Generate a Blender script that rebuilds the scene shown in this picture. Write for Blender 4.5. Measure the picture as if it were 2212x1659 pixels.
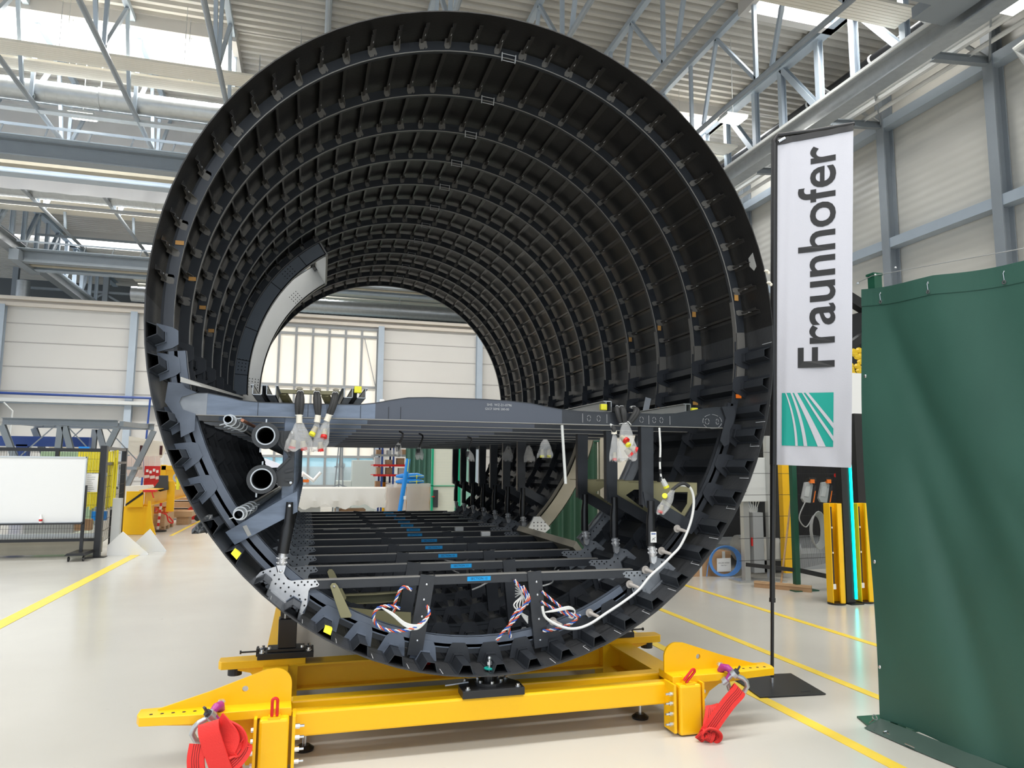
import bpy, bmesh, math, random
import numpy as np
from mathutils import Vector, Matrix
random.seed(7)
for o in list(bpy.data.objects): bpy.data.objects.remove(o, do_unlink=True)
S = bpy.context.scene
COL = S.collection
PI = math.pi
def R(a): return math.radians(a)

# ------------------------------------------------------------------ camera
yaw, pitch, roll = .2752, .1163, .0074
fw = Vector((math.sin(yaw)*math.cos(pitch), math.cos(yaw)*math.cos(pitch), math.sin(pitch)))
rt = Vector((math.cos(yaw), -math.sin(yaw), 0)); up = rt.cross(fw)
rt2 = math.cos(roll)*rt + math.sin(roll)*up
up2 = -math.sin(roll)*rt + math.cos(roll)*up
cam = bpy.data.cameras.new('camera'); camo = bpy.data.objects.new('camera', cam); COL.objects.link(camo)
camo.matrix_world = Matrix(((rt2.x, up2.x, -fw.x, -1.0928), (rt2.y, up2.y, -fw.y, 0), (rt2.z, up2.z, -fw.z, 1.6), (0, 0, 0, 1)))
cam.sensor_width = 36; cam.lens = 36*1554.43/2212; cam.clip_start = .05; cam.clip_end = 200
S.camera = camo
# ------------------------------------------------------------------ world + exposure
W = bpy.data.worlds.new('world'); S.world = W; W.use_nodes = True
bgn = W.node_tree.nodes['Background']; bgn.inputs[0].default_value = (.78, .88, 1.0, 1); bgn.inputs[1].default_value = 1.25
S.view_settings.view_transform = 'Standard'; S.view_settings.look = 'None'
S.view_settings.exposure = 0.22; S.view_settings.gamma = 1; S.view_settings.use_curve_mapping = False
# ------------------------------------------------------------------ daylight through the roof glazing, plus lights added for lamp rows and left floor
def area(name, loc, sx, sy, power, col=(1, 1, 1), rot=(0, 0, 0)):
    l = bpy.data.lights.new(name, 'AREA'); l.shape = 'RECTANGLE'; l.size = sx; l.size_y = sy; l.energy = power; l.color = col; l.spread = R(150)
    o = bpy.data.objects.new(name, l); COL.objects.link(o); o.location = loc; o.rotation_euler = rot
    return o
area('skylight_and_fill', (-7.6, 17.6, 11.5), 9, 1.4, 650, (.96, .98, 1))
area('skylight_and_fill', (9.6, 17.6, 11.5), 2.5, 1.4, 260, (.96, .98, 1))
area('skylight_and_fill', (0, 3.5, 11.4), 18, 1.8, 1150, (1, .985, .96))
area('skylight_and_fill', (0, -5, 11.4), 18, 2.2, 1250, (1, .985, .96))
area('skylight_and_fill', (9.2, 11.7, 11.5), 2.5, 1.2, 220, (1, .99, .96))
area('skylight_and_fill', (-9, 10, 11.4), 8, 1.5, 950, (.97, .985, 1))  # fill added to brighten the left floor, no skylight above it
area('skylight_and_fill', (-7, 25, 11.2), 10, 1.5, 1000, (1, .98, .95))  # broad light added for the hall's lamp rows, closed roof above
area('skylight_and_fill', (4, 24, 11.2), 9, 1.5, 850, (1, .98, .95))  # second light added for the lamp rows, also under closed roof
area('skylight_and_fill', (-6, 35, 11.5), 12, 1.5, 900, (.96, .98, 1))

# ------------------------------------------------------------------ mesh builder
class MB:
    def __init__(s): s.v = []; s.f = []; s.m = []
    def add(s, vs, fs, m=0):
        b = len(s.v); s.v += [tuple(v) for v in vs]; s.f += [tuple(b+i for i in f) for f in fs]; s.m += [m]*len(fs); return s
    def box(s, a, b, m=0):
        x0, y0, z0 = [min(a[i], b[i]) for i in range(3)]; x1, y1, z1 = [max(a[i], b[i]) for i in range(3)]
        return s.add([(x0,y0,z0),(x1,y0,z0),(x1,y1,z0),(x0,y1,z0),(x0,y0,z1),(x1,y0,z1),(x1,y1,z1),(x0,y1,z1)],
                     [(0,3,2,1),(4,5,6,7),(0,1,5,4),(1,2,6,5),(2,3,7,6),(3,0,4,7)], m)
    def bar(s, p, q, w, h, m=0, upv=(0, 0, 1)):
        p = Vector(p); q = Vector(q); d = (q-p).normalized(); u = Vector(upv)
        if abs(d.dot(u)) > .99: u = Vector((0, 1, 0))
        r = d.cross(u).normalized(); u = r.cross(d); vs = []
        for e in (p, q):
            for a, b in ((-1,-1),(1,-1),(1,1),(-1,1)): vs.append(e + r*a*w/2 + u*b*h/2)
        return s.add(vs, [(0,3,2,1),(4,5,6,7),(0,1,5,4),(1,2,6,5),(2,3,7,6),(3,0,4,7)], m)
    def ibeam(s, p, q, w, h, t=.015, m=0, upv=(0, 0, 1)):
        p = Vector(p); q = Vector(q); d = (q-p).normalized(); u = Vector(upv)
        if abs(d.dot(u)) > .99: u = Vector((0, 1, 0))
        r = d.cross(u).normalized(); u = r.cross(d)
        s.bar(p+u*(h-t)/2, q+u*(h-t)/2, w, t, m, upv); s.bar(p-u*(h-t)/2, q-u*(h-t)/2, w, t, m, upv)
        return s.bar(p, q, t, h-2*t, m, upv)
    def tube(s, pts, r, n=8, m=0, cap=True):
        pts = [Vector(p) for p in pts]; rs = r if isinstance(r, (list, tuple)) else [r]*len(pts); vs = []; prev = None
        for i, p in enumerate(pts):
            d = (pts[min(i+1, len(pts)-1)] - pts[max(i-1, 0)]).normalized()
            if prev is None:
                a = Vector((0, 0, 1)) if abs(d.z) < .9 else Vector((1, 0, 0)); u = d.cross(a).normalized()
            else:
                u = (prev - d*prev.dot(d)).normalized()
            prev = u; w = d.cross(u)
            for k in range(n):
                t = 2*PI*k/n; vs.append(p + (u*math.cos(t) + w*math.sin(t))*rs[i])
        fs = [(i*n+k, i*n+(k+1) % n, (i+1)*n+(k+1) % n, (i+1)*n+k) for i in range(len(pts)-1) for k in range(n)]
        if cap: fs += [tuple(range(n-1, -1, -1)), tuple((len(pts)-1)*n+k for k in range(n))]
        return s.add(vs, fs, m)
    def pipe(s, p, q, ro, ri, n=24, m=0, mi=None):
        # hollow pipe between two points
        p = Vector(p); q = Vector(q); d = (q-p).normalized()
        a = Vector((0, 0, 1)) if abs(d.z) < .9 else Vector((1, 0, 0)); u = d.cross(a).normalized(); w = d.cross(u); vs = []
        for e, r in ((p, ro), (q, ro), (q, ri), (p, ri)):
            for k in range(n): t = 2*PI*k/n; vs.append(e + (u*math.cos(t) + w*math.sin(t))*r)
        for j in range(4):
            fs = [(j*n+k, j*n+(k+1) % n, ((j+1) % 4)*n+(k+1) % n, ((j+1) % 4)*n+k) for k in range(n)]
            if j == 0: s.add(vs, fs, m)
            else:
                b = len(s.v)-4*n; s.f += [tuple(b+i for i in f) for f in fs]; s.m += [mi if (mi is not None and j == 2) else m]*n
        return s
    def prism(s, poly, a, b, ax='y', m=0):
        # polygon given in the plane across ax, extruded along ax from a to b
        def P(u, v, t): return {'y': (u, t, v), 'x': (t, u, v), 'z': (u, v, t)}[ax]
        n = len(poly); vs = [P(u, v, a) for u, v in poly] + [P(u, v, b) for u, v in poly]
        return s.add(vs, [tuple(range(n)), tuple(range(2*n-1, n-1, -1))] + [(i, i+n, (i+1) % n+n, (i+1) % n) for i in range(n)], m)
    def strip(s, pl, t, a, b, P, m=0, closed=False):
        # polyline pl (u,v) with thickness t extruded a..b; P(u,v,w) -> point
        n = len(pl); off = []
        for i in range(n):
            p0 = Vector(pl[max(i-1, 0)]); p1 = Vector(pl[min(i+1, n-1)]); d = (p1-p0).normalized(); off.append(Vector(pl[i]) + Vector((-d.y, d.x))*t)
        vs = []
        for w in (a, b):
            vs += [P(u, v, w) for u, v in pl] + [P(u, v, w) for u, v in off]
        N = 2*n; fs = []
        for i in range(n-1):
            fs += [(i, i+1, n+i+1, n+i), (N+i, N+n+i, N+n+i+1, N+i+1), (i, N+i, N+i+1, i+1), (n+i, n+i+1, N+n+i+1, N+n+i)]
        fs += [(0, n, N+n, N), (n-1, N+n-1, N+2*n-1, 2*n-1)]
        return s.add(vs, fs, m)
    def ball(s, c, r, m=0, n=8, k=5, sc=(1, 1, 1)):
        vs = []; fs = []
        for i in range(k+1):
            a = PI*i/k
            for j in range(n): b = 2*PI*j/n; vs.append((c[0]+r*sc[0]*math.sin(a)*math.cos(b), c[1]+r*sc[1]*math.sin(a)*math.sin(b), c[2]+r*sc[2]*math.cos(a)))
        for i in range(k):
            for j in range(n): fs.append((i*n+j, i*n+(j+1) % n, (i+1)*n+(j+1) % n, (i+1)*n+j))
        return s.add(vs, fs, m)
    def merge(s, o, m=None):
        b = len(s.v); s.v += o.v; s.f += [tuple(b+i for i in f) for f in o.f]; s.m += ([m]*len(o.f) if m is not None else o.m); return s
    def move(s, v): s.v = [(a+v[0], b+v[1], c+v[2]) for a, b, c in s.v]; return s
    def copy(s): o = MB(); o.v = list(s.v); o.f = list(s.f); o.m = list(s.m); return o
    def rotz(s, a, c=(0, 0)):
        ca, sa = math.cos(a), math.sin(a)
        s.v = [(c[0]+(x-c[0])*ca-(y-c[1])*sa, c[1]+(x-c[0])*sa+(y-c[1])*ca, z) for x, y, z in s.v]; return s

def tagit(o, label=None, cat=None, group=None, kind=None, category=None):
    cat = cat or category
    if label: o['label'] = label
    if cat: o['category'] = cat
    if group: o['group'] = group
    if kind: o['kind'] = kind
    return o
def root(o):
    return Vector(o.location) if o.parent is None else root(o.parent)
def obj(name, mb, mats, parent=None, smooth=False, bevel=0, **k):
    me = bpy.data.meshes.new(name); org = Vector((0, 0, 0))
    if parent is not None: org = root(parent)
    elif mb.v:
        a = np.array(mb.v); lo = a.min(0); hi = a.max(0); org = Vector(((lo[0]+hi[0])/2, (lo[1]+hi[1])/2, lo[2]))
    me.from_pydata([(x-org.x, y-org.y, z-org.z) for x, y, z in mb.v], [], mb.f)
    mats = mats if isinstance(mats, (list, tuple)) else [mats]
    for mt in mats: me.materials.append(mt)
    if len(mats) > 1: me.polygons.foreach_set('material_index', mb.m)
    me.validate()
    bm = bmesh.new(); bm.from_mesh(me); bmesh.ops.recalc_face_normals(bm, faces=bm.faces); bm.to_mesh(me); bm.free()
    if smooth:
        me.polygons.foreach_set('use_smooth', [True]*len(me.polygons))
        try: me.set_sharp_from_angle(angle=R(35))
        except Exception: pass
    me.update()
    o = bpy.data.objects.new(name, me); COL.objects.link(o)
    if parent is None: o.location = org
    else: o.parent = parent
    if bevel:
        b = o.modifiers.new('bevel', 'BEVEL'); b.width = bevel; b.segments = 2; b.limit_method = 'ANGLE'; b.angle_limit = R(50)
    return tagit(o, **k)
def objs(name, mb, mats, parent, **k):
    # one object per connected piece (bolts, buttons...); pieces closer than 3 mm stay together
    par = list(range(len(mb.v)))
    def f(a):
        while par[a] != a: par[a] = par[par[a]]; a = par[a]
        return a
    for fc in mb.f:
        for q in fc[1:]: par[f(q)] = f(fc[0])
    comp = {}
    for i in range(len(mb.v)): comp.setdefault(f(i), []).append(i)
    C = []
    for r, ids in comp.items():
        a = np.array([mb.v[i] for i in ids]); C.append([r, a.min(0)-.003, a.max(0)+.003])
    g = {c[0]: c[0] for c in C}
    def h(a):
        while g[a] != a: a = g[a]
        return a
    for i in range(len(C)):
        for j in range(i):
            if (C[i][1] <= C[j][2]).all() and (C[j][1] <= C[i][2]).all(): g[h(C[i][0])] = h(C[j][0])
    sets = {}
    for fi, fc in enumerate(mb.f): sets.setdefault(h(f(fc[0])), []).append(fi)
    for fl in sets.values():
        m2 = MB(); mp = {}
        for fi in fl:
            for q in mb.f[fi]:
                if q not in mp: mp[q] = len(m2.v); m2.v.append(mb.v[q])
            m2.f.append(tuple(mp[q] for q in mb.f[fi])); m2.m.append(mb.m[fi])
        obj(name, m2, mats, parent, **k)
def thing(name, loc, label, cat, group=None):
    o = bpy.data.objects.new(name, None); COL.objects.link(o); o.location = loc; o.empty_display_size = .2
    return tagit(o, label, cat, group)
def part(name, src, parent, dy=(0, 0, 0)):
    c = src.copy(); COL.objects.link(c); c.parent = parent; c.location = dy; return c
def copy_tree(src, off, label=None, group=None):
    c = src.copy(); COL.objects.link(c); c.location = Vector(src.location)+Vector(off)
    if label: c['label'] = label
    if group: c['group'] = group
    for ch in list(src.children):
        d = ch.copy(); COL.objects.link(d); d.parent = c
        for g in list(ch.children):
            e = g.copy(); COL.objects.link(e); e.parent = d
    return c
def text_mb(s, size, P, m=0, depth=0, font=None, width=1.0, align='CENTER', bold=0):
    # lettering as real geometry: P(u,v) -> 3-D point
    cu = bpy.data.curves.new('t', 'FONT'); cu.body = s; cu.size = size; cu.align_x = align; cu.align_y = 'CENTER'; cu.offset = bold; cu.resolution_u = 4
    to = bpy.data.objects.new('t', cu); COL.objects.link(to); bpy.context.view_layer.update()
    dg = bpy.context.evaluated_depsgraph_get(); me = bpy.data.meshes.new_from_object(to.evaluated_get(dg))
    mb = MB(); mb.add([P(v.co.x*width, v.co.y) for v in me.vertices], [tuple(p.vertices) for p in me.polygons], m)
    bpy.data.objects.remove(to); bpy.data.curves.remove(cu); bpy.data.meshes.remove(me)
    return mb

# ------------------------------------------------------------------ materials
def mat(name, col, rough=.5, metal=0, bump=None, var=None, spec=.5, emit=None, alpha=1, trans=0, coat=0, stripes=None):
    m = bpy.data.materials.new(name); m.use_nodes = True; nt = m.node_tree; N = nt.nodes; L = nt.links; b = N['Principled BSDF']
    b.inputs['Base Color'].default_value = (*col, 1); b.inputs['Roughness'].default_value = rough; b.inputs['Metallic'].default_value = metal
    b.inputs['Specular IOR Level'].default_value = spec; b.inputs['Coat Weight'].default_value = coat
    if emit: b.inputs['Emission Color'].default_value = (*emit[0], 1); b.inputs['Emission Strength'].default_value = emit[1]
    if alpha < 1: b.inputs['Alpha'].default_value = alpha
    if trans: b.inputs['Transmission Weight'].default_value = trans
    tc = N.new('ShaderNodeTexCoord')
    if var:  # (scale, amount, stretch xyz)
        mp = N.new('ShaderNodeMapping'); mp.inputs['Scale'].default_value = var[2] if len(var) > 2 else (1, 1, 1)
        nz = N.new('ShaderNodeTexNoise'); nz.inputs['Scale'].default_value = var[0]; nz.inputs['Detail'].default_value = 6
        mx = N.new('ShaderNodeMix'); mx.data_type = 'RGBA'
        a = var[1]; mx.inputs[6].default_value = (*[c*(1-a) for c in col], 1); mx.inputs[7].default_value = (*[min(1, c*(1+a)) for c in col], 1)
        L.new(tc.outputs['Object'], mp.inputs[0]); L.new(mp.outputs[0], nz.inputs['Vector']); L.new(nz.outputs[0], mx.inputs[0]); L.new(mx.outputs[2], b.inputs['Base Color'])
        rr = N.new('ShaderNodeMapRange'); rr.inputs[3].default_value = max(.02, rough*(1-a*.6)); rr.inputs[4].default_value = min(1, rough*(1+a*.6)); L.new(nz.outputs[0], rr.inputs[0]); L.new(rr.outputs[0], b.inputs['Roughness'])
    if bump:  # (scale, strength, stretch)
        mp = N.new('ShaderNodeMapping'); mp.inputs['Scale'].default_value = bump[2] if len(bump) > 2 else (1, 1, 1)
        nz = N.new('ShaderNodeTexNoise'); nz.inputs['Scale'].default_value = bump[0]; nz.inputs['Detail'].default_value = 4
        bu = N.new('ShaderNodeBump'); bu.inputs['Strength'].default_value = bump[1]; bu.inputs['Distance'].default_value = .02
        L.new(tc.outputs['Object'], mp.inputs[0]); L.new(mp.outputs[0], nz.inputs['Vector']); L.new(nz.outputs[0], bu.inputs['Height']); L.new(bu.outputs[0], b.inputs['Normal'])
    return m
def wave_bump(m, scale, strength, axis='Z', dist=.03, prof='SIN'):
    nt = m.node_tree; N = nt.nodes; L = nt.links; b = N['Principled BSDF']
    tc = N.new('ShaderNodeTexCoord'); w = N.new('ShaderNodeTexWave'); w.wave_type = 'BANDS'; w.bands_direction = axis; w.wave_profile = prof; w.inputs['Scale'].default_value = scale
    bu = N.new('ShaderNodeBump'); bu.inputs['Strength'].default_value = strength; bu.inputs['Distance'].default_value = dist
    L.new(tc.outputs['Object'], w.inputs['Vector']); L.new(w.outputs[0], bu.inputs['Height']); L.new(bu.outputs[0], b.inputs['Normal']); return m
M = {}
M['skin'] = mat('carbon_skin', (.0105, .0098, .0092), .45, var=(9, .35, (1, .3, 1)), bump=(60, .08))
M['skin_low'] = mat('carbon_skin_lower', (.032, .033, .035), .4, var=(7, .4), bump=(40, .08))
M['door_grey'] = mat('dark_grey_door_frame', (.20, .225, .26), .45, var=(4, .15))
M['splice'] = mat('grey_splice_laminate', (.05, .056, .068), .42, var=(4, .2))
M['frame'] = mat('carbon_frame', (.020, .023, .028), .40, var=(14, .3))
M['stringer'] = mat('carbon_stringer', (.032, .030, .028), .34, var=(12, .35, (1, .2, 1)))
M['lip'] = mat('cut_carbon_edge', (.30, .29, .27), .38, metal=.3)
M['clip'] = mat('grey_clip', (.13, .125, .115), .42)
M['beam'] = mat('carbon_beam_painted_sheen', (.15, .19, .26), .36, var=(6, .5, (1, 1, 5)), coat=.2)  # sheen of reflected daylight put into the base colour
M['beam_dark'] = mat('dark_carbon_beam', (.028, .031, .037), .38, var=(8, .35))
M['panel_sheen'] = mat('laminate_painted_sheen', (.13, .155, .20), .4, var=(9, .3))  # bright reflection from the left painted in as blue-grey base colour
M['weave'] = mat('woven_carbon', (.075, .085, .11), .38)
M['black'] = mat('black_painted_steel', (.012, .012, .013), .35)
M['rubber'] = mat('black_rubber', (.015, .015, .016), .55)
M['blackmat'] = mat('matt_black', (.006, .006, .007), .8)
M['duct_grey'] = mat('dark_grey_duct', (.035, .038, .042), .5)
M['titan'] = mat('machined_aluminium', (.74, .74, .75), .34, metal=.6, var=(12, .2))
M['titan_dark'] = mat('grey_primed_aluminium', (.30, .32, .345), .4, metal=.25, var=(10, .3))
M['bolt'] = mat('zinc_bolt', (.7, .71, .72), .25, metal=.9)
M['hole'] = mat('dark_hole', (.01, .01, .012), .6)
M['grey_primer'] = mat('light_grey_primer', (.44, .44, .42), .5, var=(5, .06))
M['cream_primer'] = mat('beige_primer', (.42, .38, .29), .5, var=(5, .12))
M['olive'] = mat('olive_primer', (.26, .24, .13), .45, var=(7, .12))
M['alu'] = mat('aluminium_profile', (.55, .56, .55), .3, metal=.7)
M['yellow'] = mat('yellow_paint', (.90, .50, .003), .38, var=(2.5, .04), bump=(90, .03))
M['red'] = mat('red_webbing', (.72, .028, .022), .7, bump=(160, .2))
M['redpaint'] = mat('red_paint', (.62, .015, .012), .4)
M['dkred'] = mat('dark_line', (.05, .008, .008), .8)
M['magenta'] = mat('magenta_paint', (.36, .03, .22), .4)
M['galv'] = mat('galvanised_steel', (.50, .52, .53), .36, metal=.75, var=(8, .15))
M['steel_blue'] = mat('blue_grey_steel', (.40, .46, .52), .42, var=(3, .08))
M['steel_mid'] = mat('mid_grey_steel', (.27, .30, .325), .42, var=(3, .08))
M['white'] = mat('white_paint', (.82, .82, .80), .4)
M['cream'] = mat('cream_panel', (.80, .75, .64), .45)
M['yellowsoft'] = mat('yellow_tape', (.85, .80, .04), .6)
M['orange'] = mat('orange_plastic', (.75, .16, .01), .45)
M['tape'] = mat('tan_tape', (.50, .26, .07), .45)
M['wood'] = mat('light_wood', (.52, .33, .18), .6, var=(4, .2, (1, 1, 8)))
M['card'] = mat('brown_cardboard', (.42, .25, .13), .75, var=(6, .12))
M['blueplastic'] = mat('blue_plastic', (.01, .25, .72), .35)
M['blue'] = mat('blue_paint', (.02, .06, .26), .4)
M['label_blue'] = mat('blue_label', (.0, .33, .75), .45)
M['ink'] = mat('black_ink', (.012, .012, .013), .6)
M['chalk'] = mat('chalk_line', (.45, .46, .47), .8)
M['gclip'] = mat('clear_plastic_button', (.5, .46, .42), .3, alpha=.8)
M['bag'] = mat('clear_plastic_bag', (.75, .75, .74), .18, alpha=.30, bump=(35, .5))
M['wirewhite'] = mat('white_cable', (.80, .80, .77), .45)
M['wireblue'] = mat('blue_cable', (.03, .12, .5), .45)
M['wirered'] = mat('red_cable', (.75, .12, .05), .45)
M['sleeve'] = mat('black_mesh_sleeve', (.03, .03, .03), .7)
M['copper'] = mat('copper_wire', (.45, .2, .12), .4, metal=.5)
M['teal'] = mat('teal_green', (.0, .36, .29), .55)
M['green'] = mat('green_paint', (.0, .38, .19), .4)
M['dkgreen'] = mat('dark_green_paint', (.006, .07, .038), .4)
M['grey'] = mat('grey_paint', (.30, .31, .31), .5)
M['ltgrey'] = mat('light_grey_paint', (.62, .63, .61), .45)
M['greenbox'] = mat('pale_green_paint', (.33, .45, .27), .6)
M['wrap'] = mat('stretch_wrap', (.72, .66, .58), .25, var=(5, .15), bump=(14, .5))
M['led'] = mat('cyan_led', (.0, .8, .7), .4, emit=((.0, 1, .86), 2.6))
M['lamp_on'] = mat('lamp_glow', (1, 1, 1), .5, emit=((1, .96, .88), 14))
M['sky_glow'] = mat('skylight_glazing', (1, 1, 1), .5, emit=((.97, .985, 1), 1.7))
# ================================================================== THE HALL
ST = dict(kind='structure')
# floor: pale epoxy, glossy
fm = mat('epoxy_floor', (.58, .56, .50), .2, spec=.5)
nt = fm.node_tree; N = nt.nodes; L = nt.links; b = N['Principled BSDF']
tc = N.new('ShaderNodeTexCoord'); nz = N.new('ShaderNodeTexNoise'); nz.inputs['Scale'].default_value = .7; nz.inputs['Detail'].default_value = 7
mx = N.new('ShaderNodeMix'); mx.data_type = 'RGBA'; mx.inputs[6].default_value = (.52, .50, .445, 1); mx.inputs[7].default_value = (.62, .60, .545, 1)
L.new(tc.outputs['Object'], nz.inputs['Vector']); L.new(nz.outputs[0], mx.inputs[0])
n2 = N.new('ShaderNodeTexNoise'); n2.inputs['Scale'].default_value = 9; n2.inputs['Detail'].default_value = 8
rp = N.new('ShaderNodeMapRange'); rp.inputs[1].default_value = .72; rp.inputs[2].default_value = .78; rp.inputs[3].default_value = 0; rp.inputs[4].default_value = .35
mx2 = N.new('ShaderNodeMix'); mx2.data_type = 'RGBA'; mx2.inputs[7].default_value = (.34, .32, .29, 1)
L.new(tc.outputs['Object'], n2.inputs['Vector']); L.new(n2.outputs[0], rp.inputs[0]); L.new(rp.outputs[0], mx2.inputs[0]); L.new(mx.outputs[2], mx2.inputs[6]); L.new(mx2.outputs[2], b.inputs['Base Color'])
rr = N.new('ShaderNodeMapRange'); rr.inputs[3].default_value = .13; rr.inputs[4].default_value = .27; L.new(nz.outputs[0], rr.inputs[0]); L.new(rr.outputs[0], b.inputs['Roughness'])
obj('floor', MB().box((-26, -14, -.2), (16, 46, 0)), fm, **ST)
line_m = mat('yellow_floor_paint', (.86, .62, .06), .4, var=(5, .12))
for i, (x0, y0, x1, y1, lab) in enumerate([(-4.03, 5.2, -3.955, 15.42, 'left of the fuselage, running to the white wedge'), (-4.03, 18.3, -4.03, 24.6, 'far left beside the crate and the pallet truck'),
        (2.055, 1.5, 2.055, 12, 'nearest the black square flag base'), (2.88, 1.0, 2.88, 13, 'between the flag base and the bollards'), (4.03, 3.0, 4.03, 13, 'right at the foot of the bollards')]):
    w = .04
    if i == 2: w = .045
    obj('floor_line', MB().box((x0-w, y0, .0005), (x1+w, y1, .003)), line_m, label='yellow painted floor line '+lab, category='floor marking')

wm = wave_bump(mat('sandwich_panel_wall', (.60, .58, .525), .36, var=(.6, .05)), 1.6, .25, 'Z')
bw = mat('back_wall_panel', (.62, .60, .56), .5, var=(.5, .05)); gw = mat('dark_far_wall', (.10, .11, .115), .6)
seam = mat('panel_seam', (.42, .40, .38), .6)
# back wall with the glazed gate bay (x -3.1..1.5)
w = MB(); w.box((-26, 30, 0), (-3.0, 30.3, 7.4)); w.box((1.55, 30, 0), (12.3, 30.3, 7.4)); w.box((-3.0, 30, 0), (1.55, 30.3, .8)); w.box((-3, 30, 7.28), (1.55, 30.3, 7.4))
for z in (1.0, 2.05, 3.1, 4.25, 5.15, 6.05, 6.75):
    w.box((-26, 29.985, z), (-3.0, 30.001, z+.03), 1); w.box((1.55, 29.985, z), (12, 30.001, z+.03), 1)
obj('wall_back', w, [bw, seam], **ST)
obj('trim_1', MB().box((-26, 29.85, 7.38), (12.2, 30.4, 7.52)).box((-26, 29.7, 7.6), (12.2, 30.45, 7.72)).box((-26, 29.95, 7.5), (12.2, 30.4, 7.62)), mat('parapet_trim', (.66, .60, .52), .5), **ST)
n = 2
for x in (-12.0, -7.62, 1.67, 5.86):
    obj('trim_%d' % n, MB().ibeam((x, 29.85, 0), (x, 29.85, 7.4), .24, .26, .03, upv=(0, 1, 0)), M['steel_blue'], **ST); n += 1
obj('trim_%d' % n, MB().box((-26, 29.8, 3.8), (-6.2, 30, 3.98)), M['steel_blue'], **ST); n += 1
# gate glazing: cream translucent upper panes, clear lower panes
pane_m = mat('translucent_pane', (.85, .80, .70), .55, emit=((1, .93, .80), .2)); glass_m = mat('clear_pane', (.75, .9, .95), .08, alpha=.35)
wf = MB()
for i in range(8):
    x = -3.0+.65*i; wf.box((x-.045, 29.93, .8), (x+.045, 30.08, 7.3))
for z in (.83, 2.0, 4.85, 6.95, 7.26): wf.box((-3.05, 29.92, z-.05), (1.6, 30.06, z+.05))
wf.bar((1.0, 29.9, 6.9), (1.5, 29.9, 4.9), .03, .03)
wo = obj('window_1', wf, M['grey'], **ST)
obj('pane', MB().box((-3.0, 30.0, 2.03), (1.55, 30.03, 7.25)), pane_m, wo, label='cream translucent pane')
obj('pane', MB().box((-3.0, 30.0, .85), (1.55, 30.02, 2.0)), glass_m, wo, label='clear lower pane')
obj('trim_%d' % n, MB().box((-26, 44, 0), (16, 44.3, 12)), gw, **ST); n += 1
# yard behind the lower glazing
yard = mat('yard_ground', (.5, .52, .55), .7)
obj('neighbour_hall', MB().box((-5.5, 39, 0), (3.5, 41, 1.6)).box((-5.5, 39, 1.6), (3.5, 41, 2.6), 1), [mat('pale_facade', (.55, .62, .68), .6), mat('glowing_blue_facade', (.25, .62, .8), .4, emit=((.3, .75, .95), .5))], label='pale blue neighbouring area seen through the lower gate panes', category='building')  # upper facade given a glow in place of daylight outside
obj('silo_tank', MB().tube([(.35, 33, 0), (.35, 33, 1.35), (.35, 33, 1.5), (.35, 33, 1.75)], [.45, .45, .2, .2], 16), M['grey'], smooth=True, label='grey round tank behind the lower gate panes', category='tank')
# right wall
obj('wall_right', MB().box((12, -14, 0), (12.3, 46, 12)), wm, **ST)
for y in (7.6, 10.47, 13.3, 16.15, 19.0, 21.9, 24.8, 27.6):
    obj('trim_%d' % n, MB().ibeam((11.83, y, 0), (11.83, y, 10.6), .22, .3, .03, upv=(1, 0, 0)), M['steel_mid'], **ST); n += 1
for z in (6.85, 9.75): obj('trim_%d' % n, MB().box((11.7, -5, z-.11), (11.98, 30, z+.11)), M['steel_blue'], **ST); n += 1
# ceiling: corrugated deck (ribs along x), real ribs
cd = mat('corrugated_deck', (.50, .48, .44), .45, var=(1.5, .08))
def deck(y0, y1, x0=-26, x1=13):
    c = MB(); y = y0; pl = []
    while y < y1: pl += [(y, 11.72), (y+.05, 11.60), (y+.15, 11.60), (y+.20, 11.72)]; y += .26
    pl.append((y1, 11.72)); vs = [(x0, a, z) for a, z in pl]+[(x1, a, z) for a, z in pl]; k = len(pl)
    c.add(vs, [(i, i+1, k+i+1, k+i) for i in range(k-1)]); return c
c = deck(-6, 16.7); c.merge(deck(18.6, 34)); c.merge(deck(35.6, 44)); c.merge(deck(16.7, 18.6, -3.1, 7.9)); c.merge(deck(16.7, 18.6, 9.8, 13)); c.box((-26, -14, 11.8), (16, 46, 12))
obj('ceiling', c, cd, **ST)
frame_m = mat('skylight_frame', (.55, .53, .5), .5)
for i, (x0, x1, y0, y1) in enumerate([(-20, -3.15, 16.9, 18.4), (7.95, 9.75, 16.9, 18.4), (-18, -5, 34.2, 35.4), (7.6, 9.75, 11.0, 12.43)]):
    f = MB().box((x0-.12, y0-.2, 11.3), (x1+.12, y0, 11.75)).box((x0-.12, y1, 11.3), (x1+.12, y1+.2, 11.75)).box((x0-.12, y0, 11.3), (x0, y1, 11.75)).box((x1, y0, 11.3), (x1+.12, y1, 11.75))
    fo = obj('window_%d' % (i+2), f, frame_m, **ST)
    obj('pane', MB().box((x0, y0, 11.55), (x1, y1, 11.6)), M['sky_glow'], fo)
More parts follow.
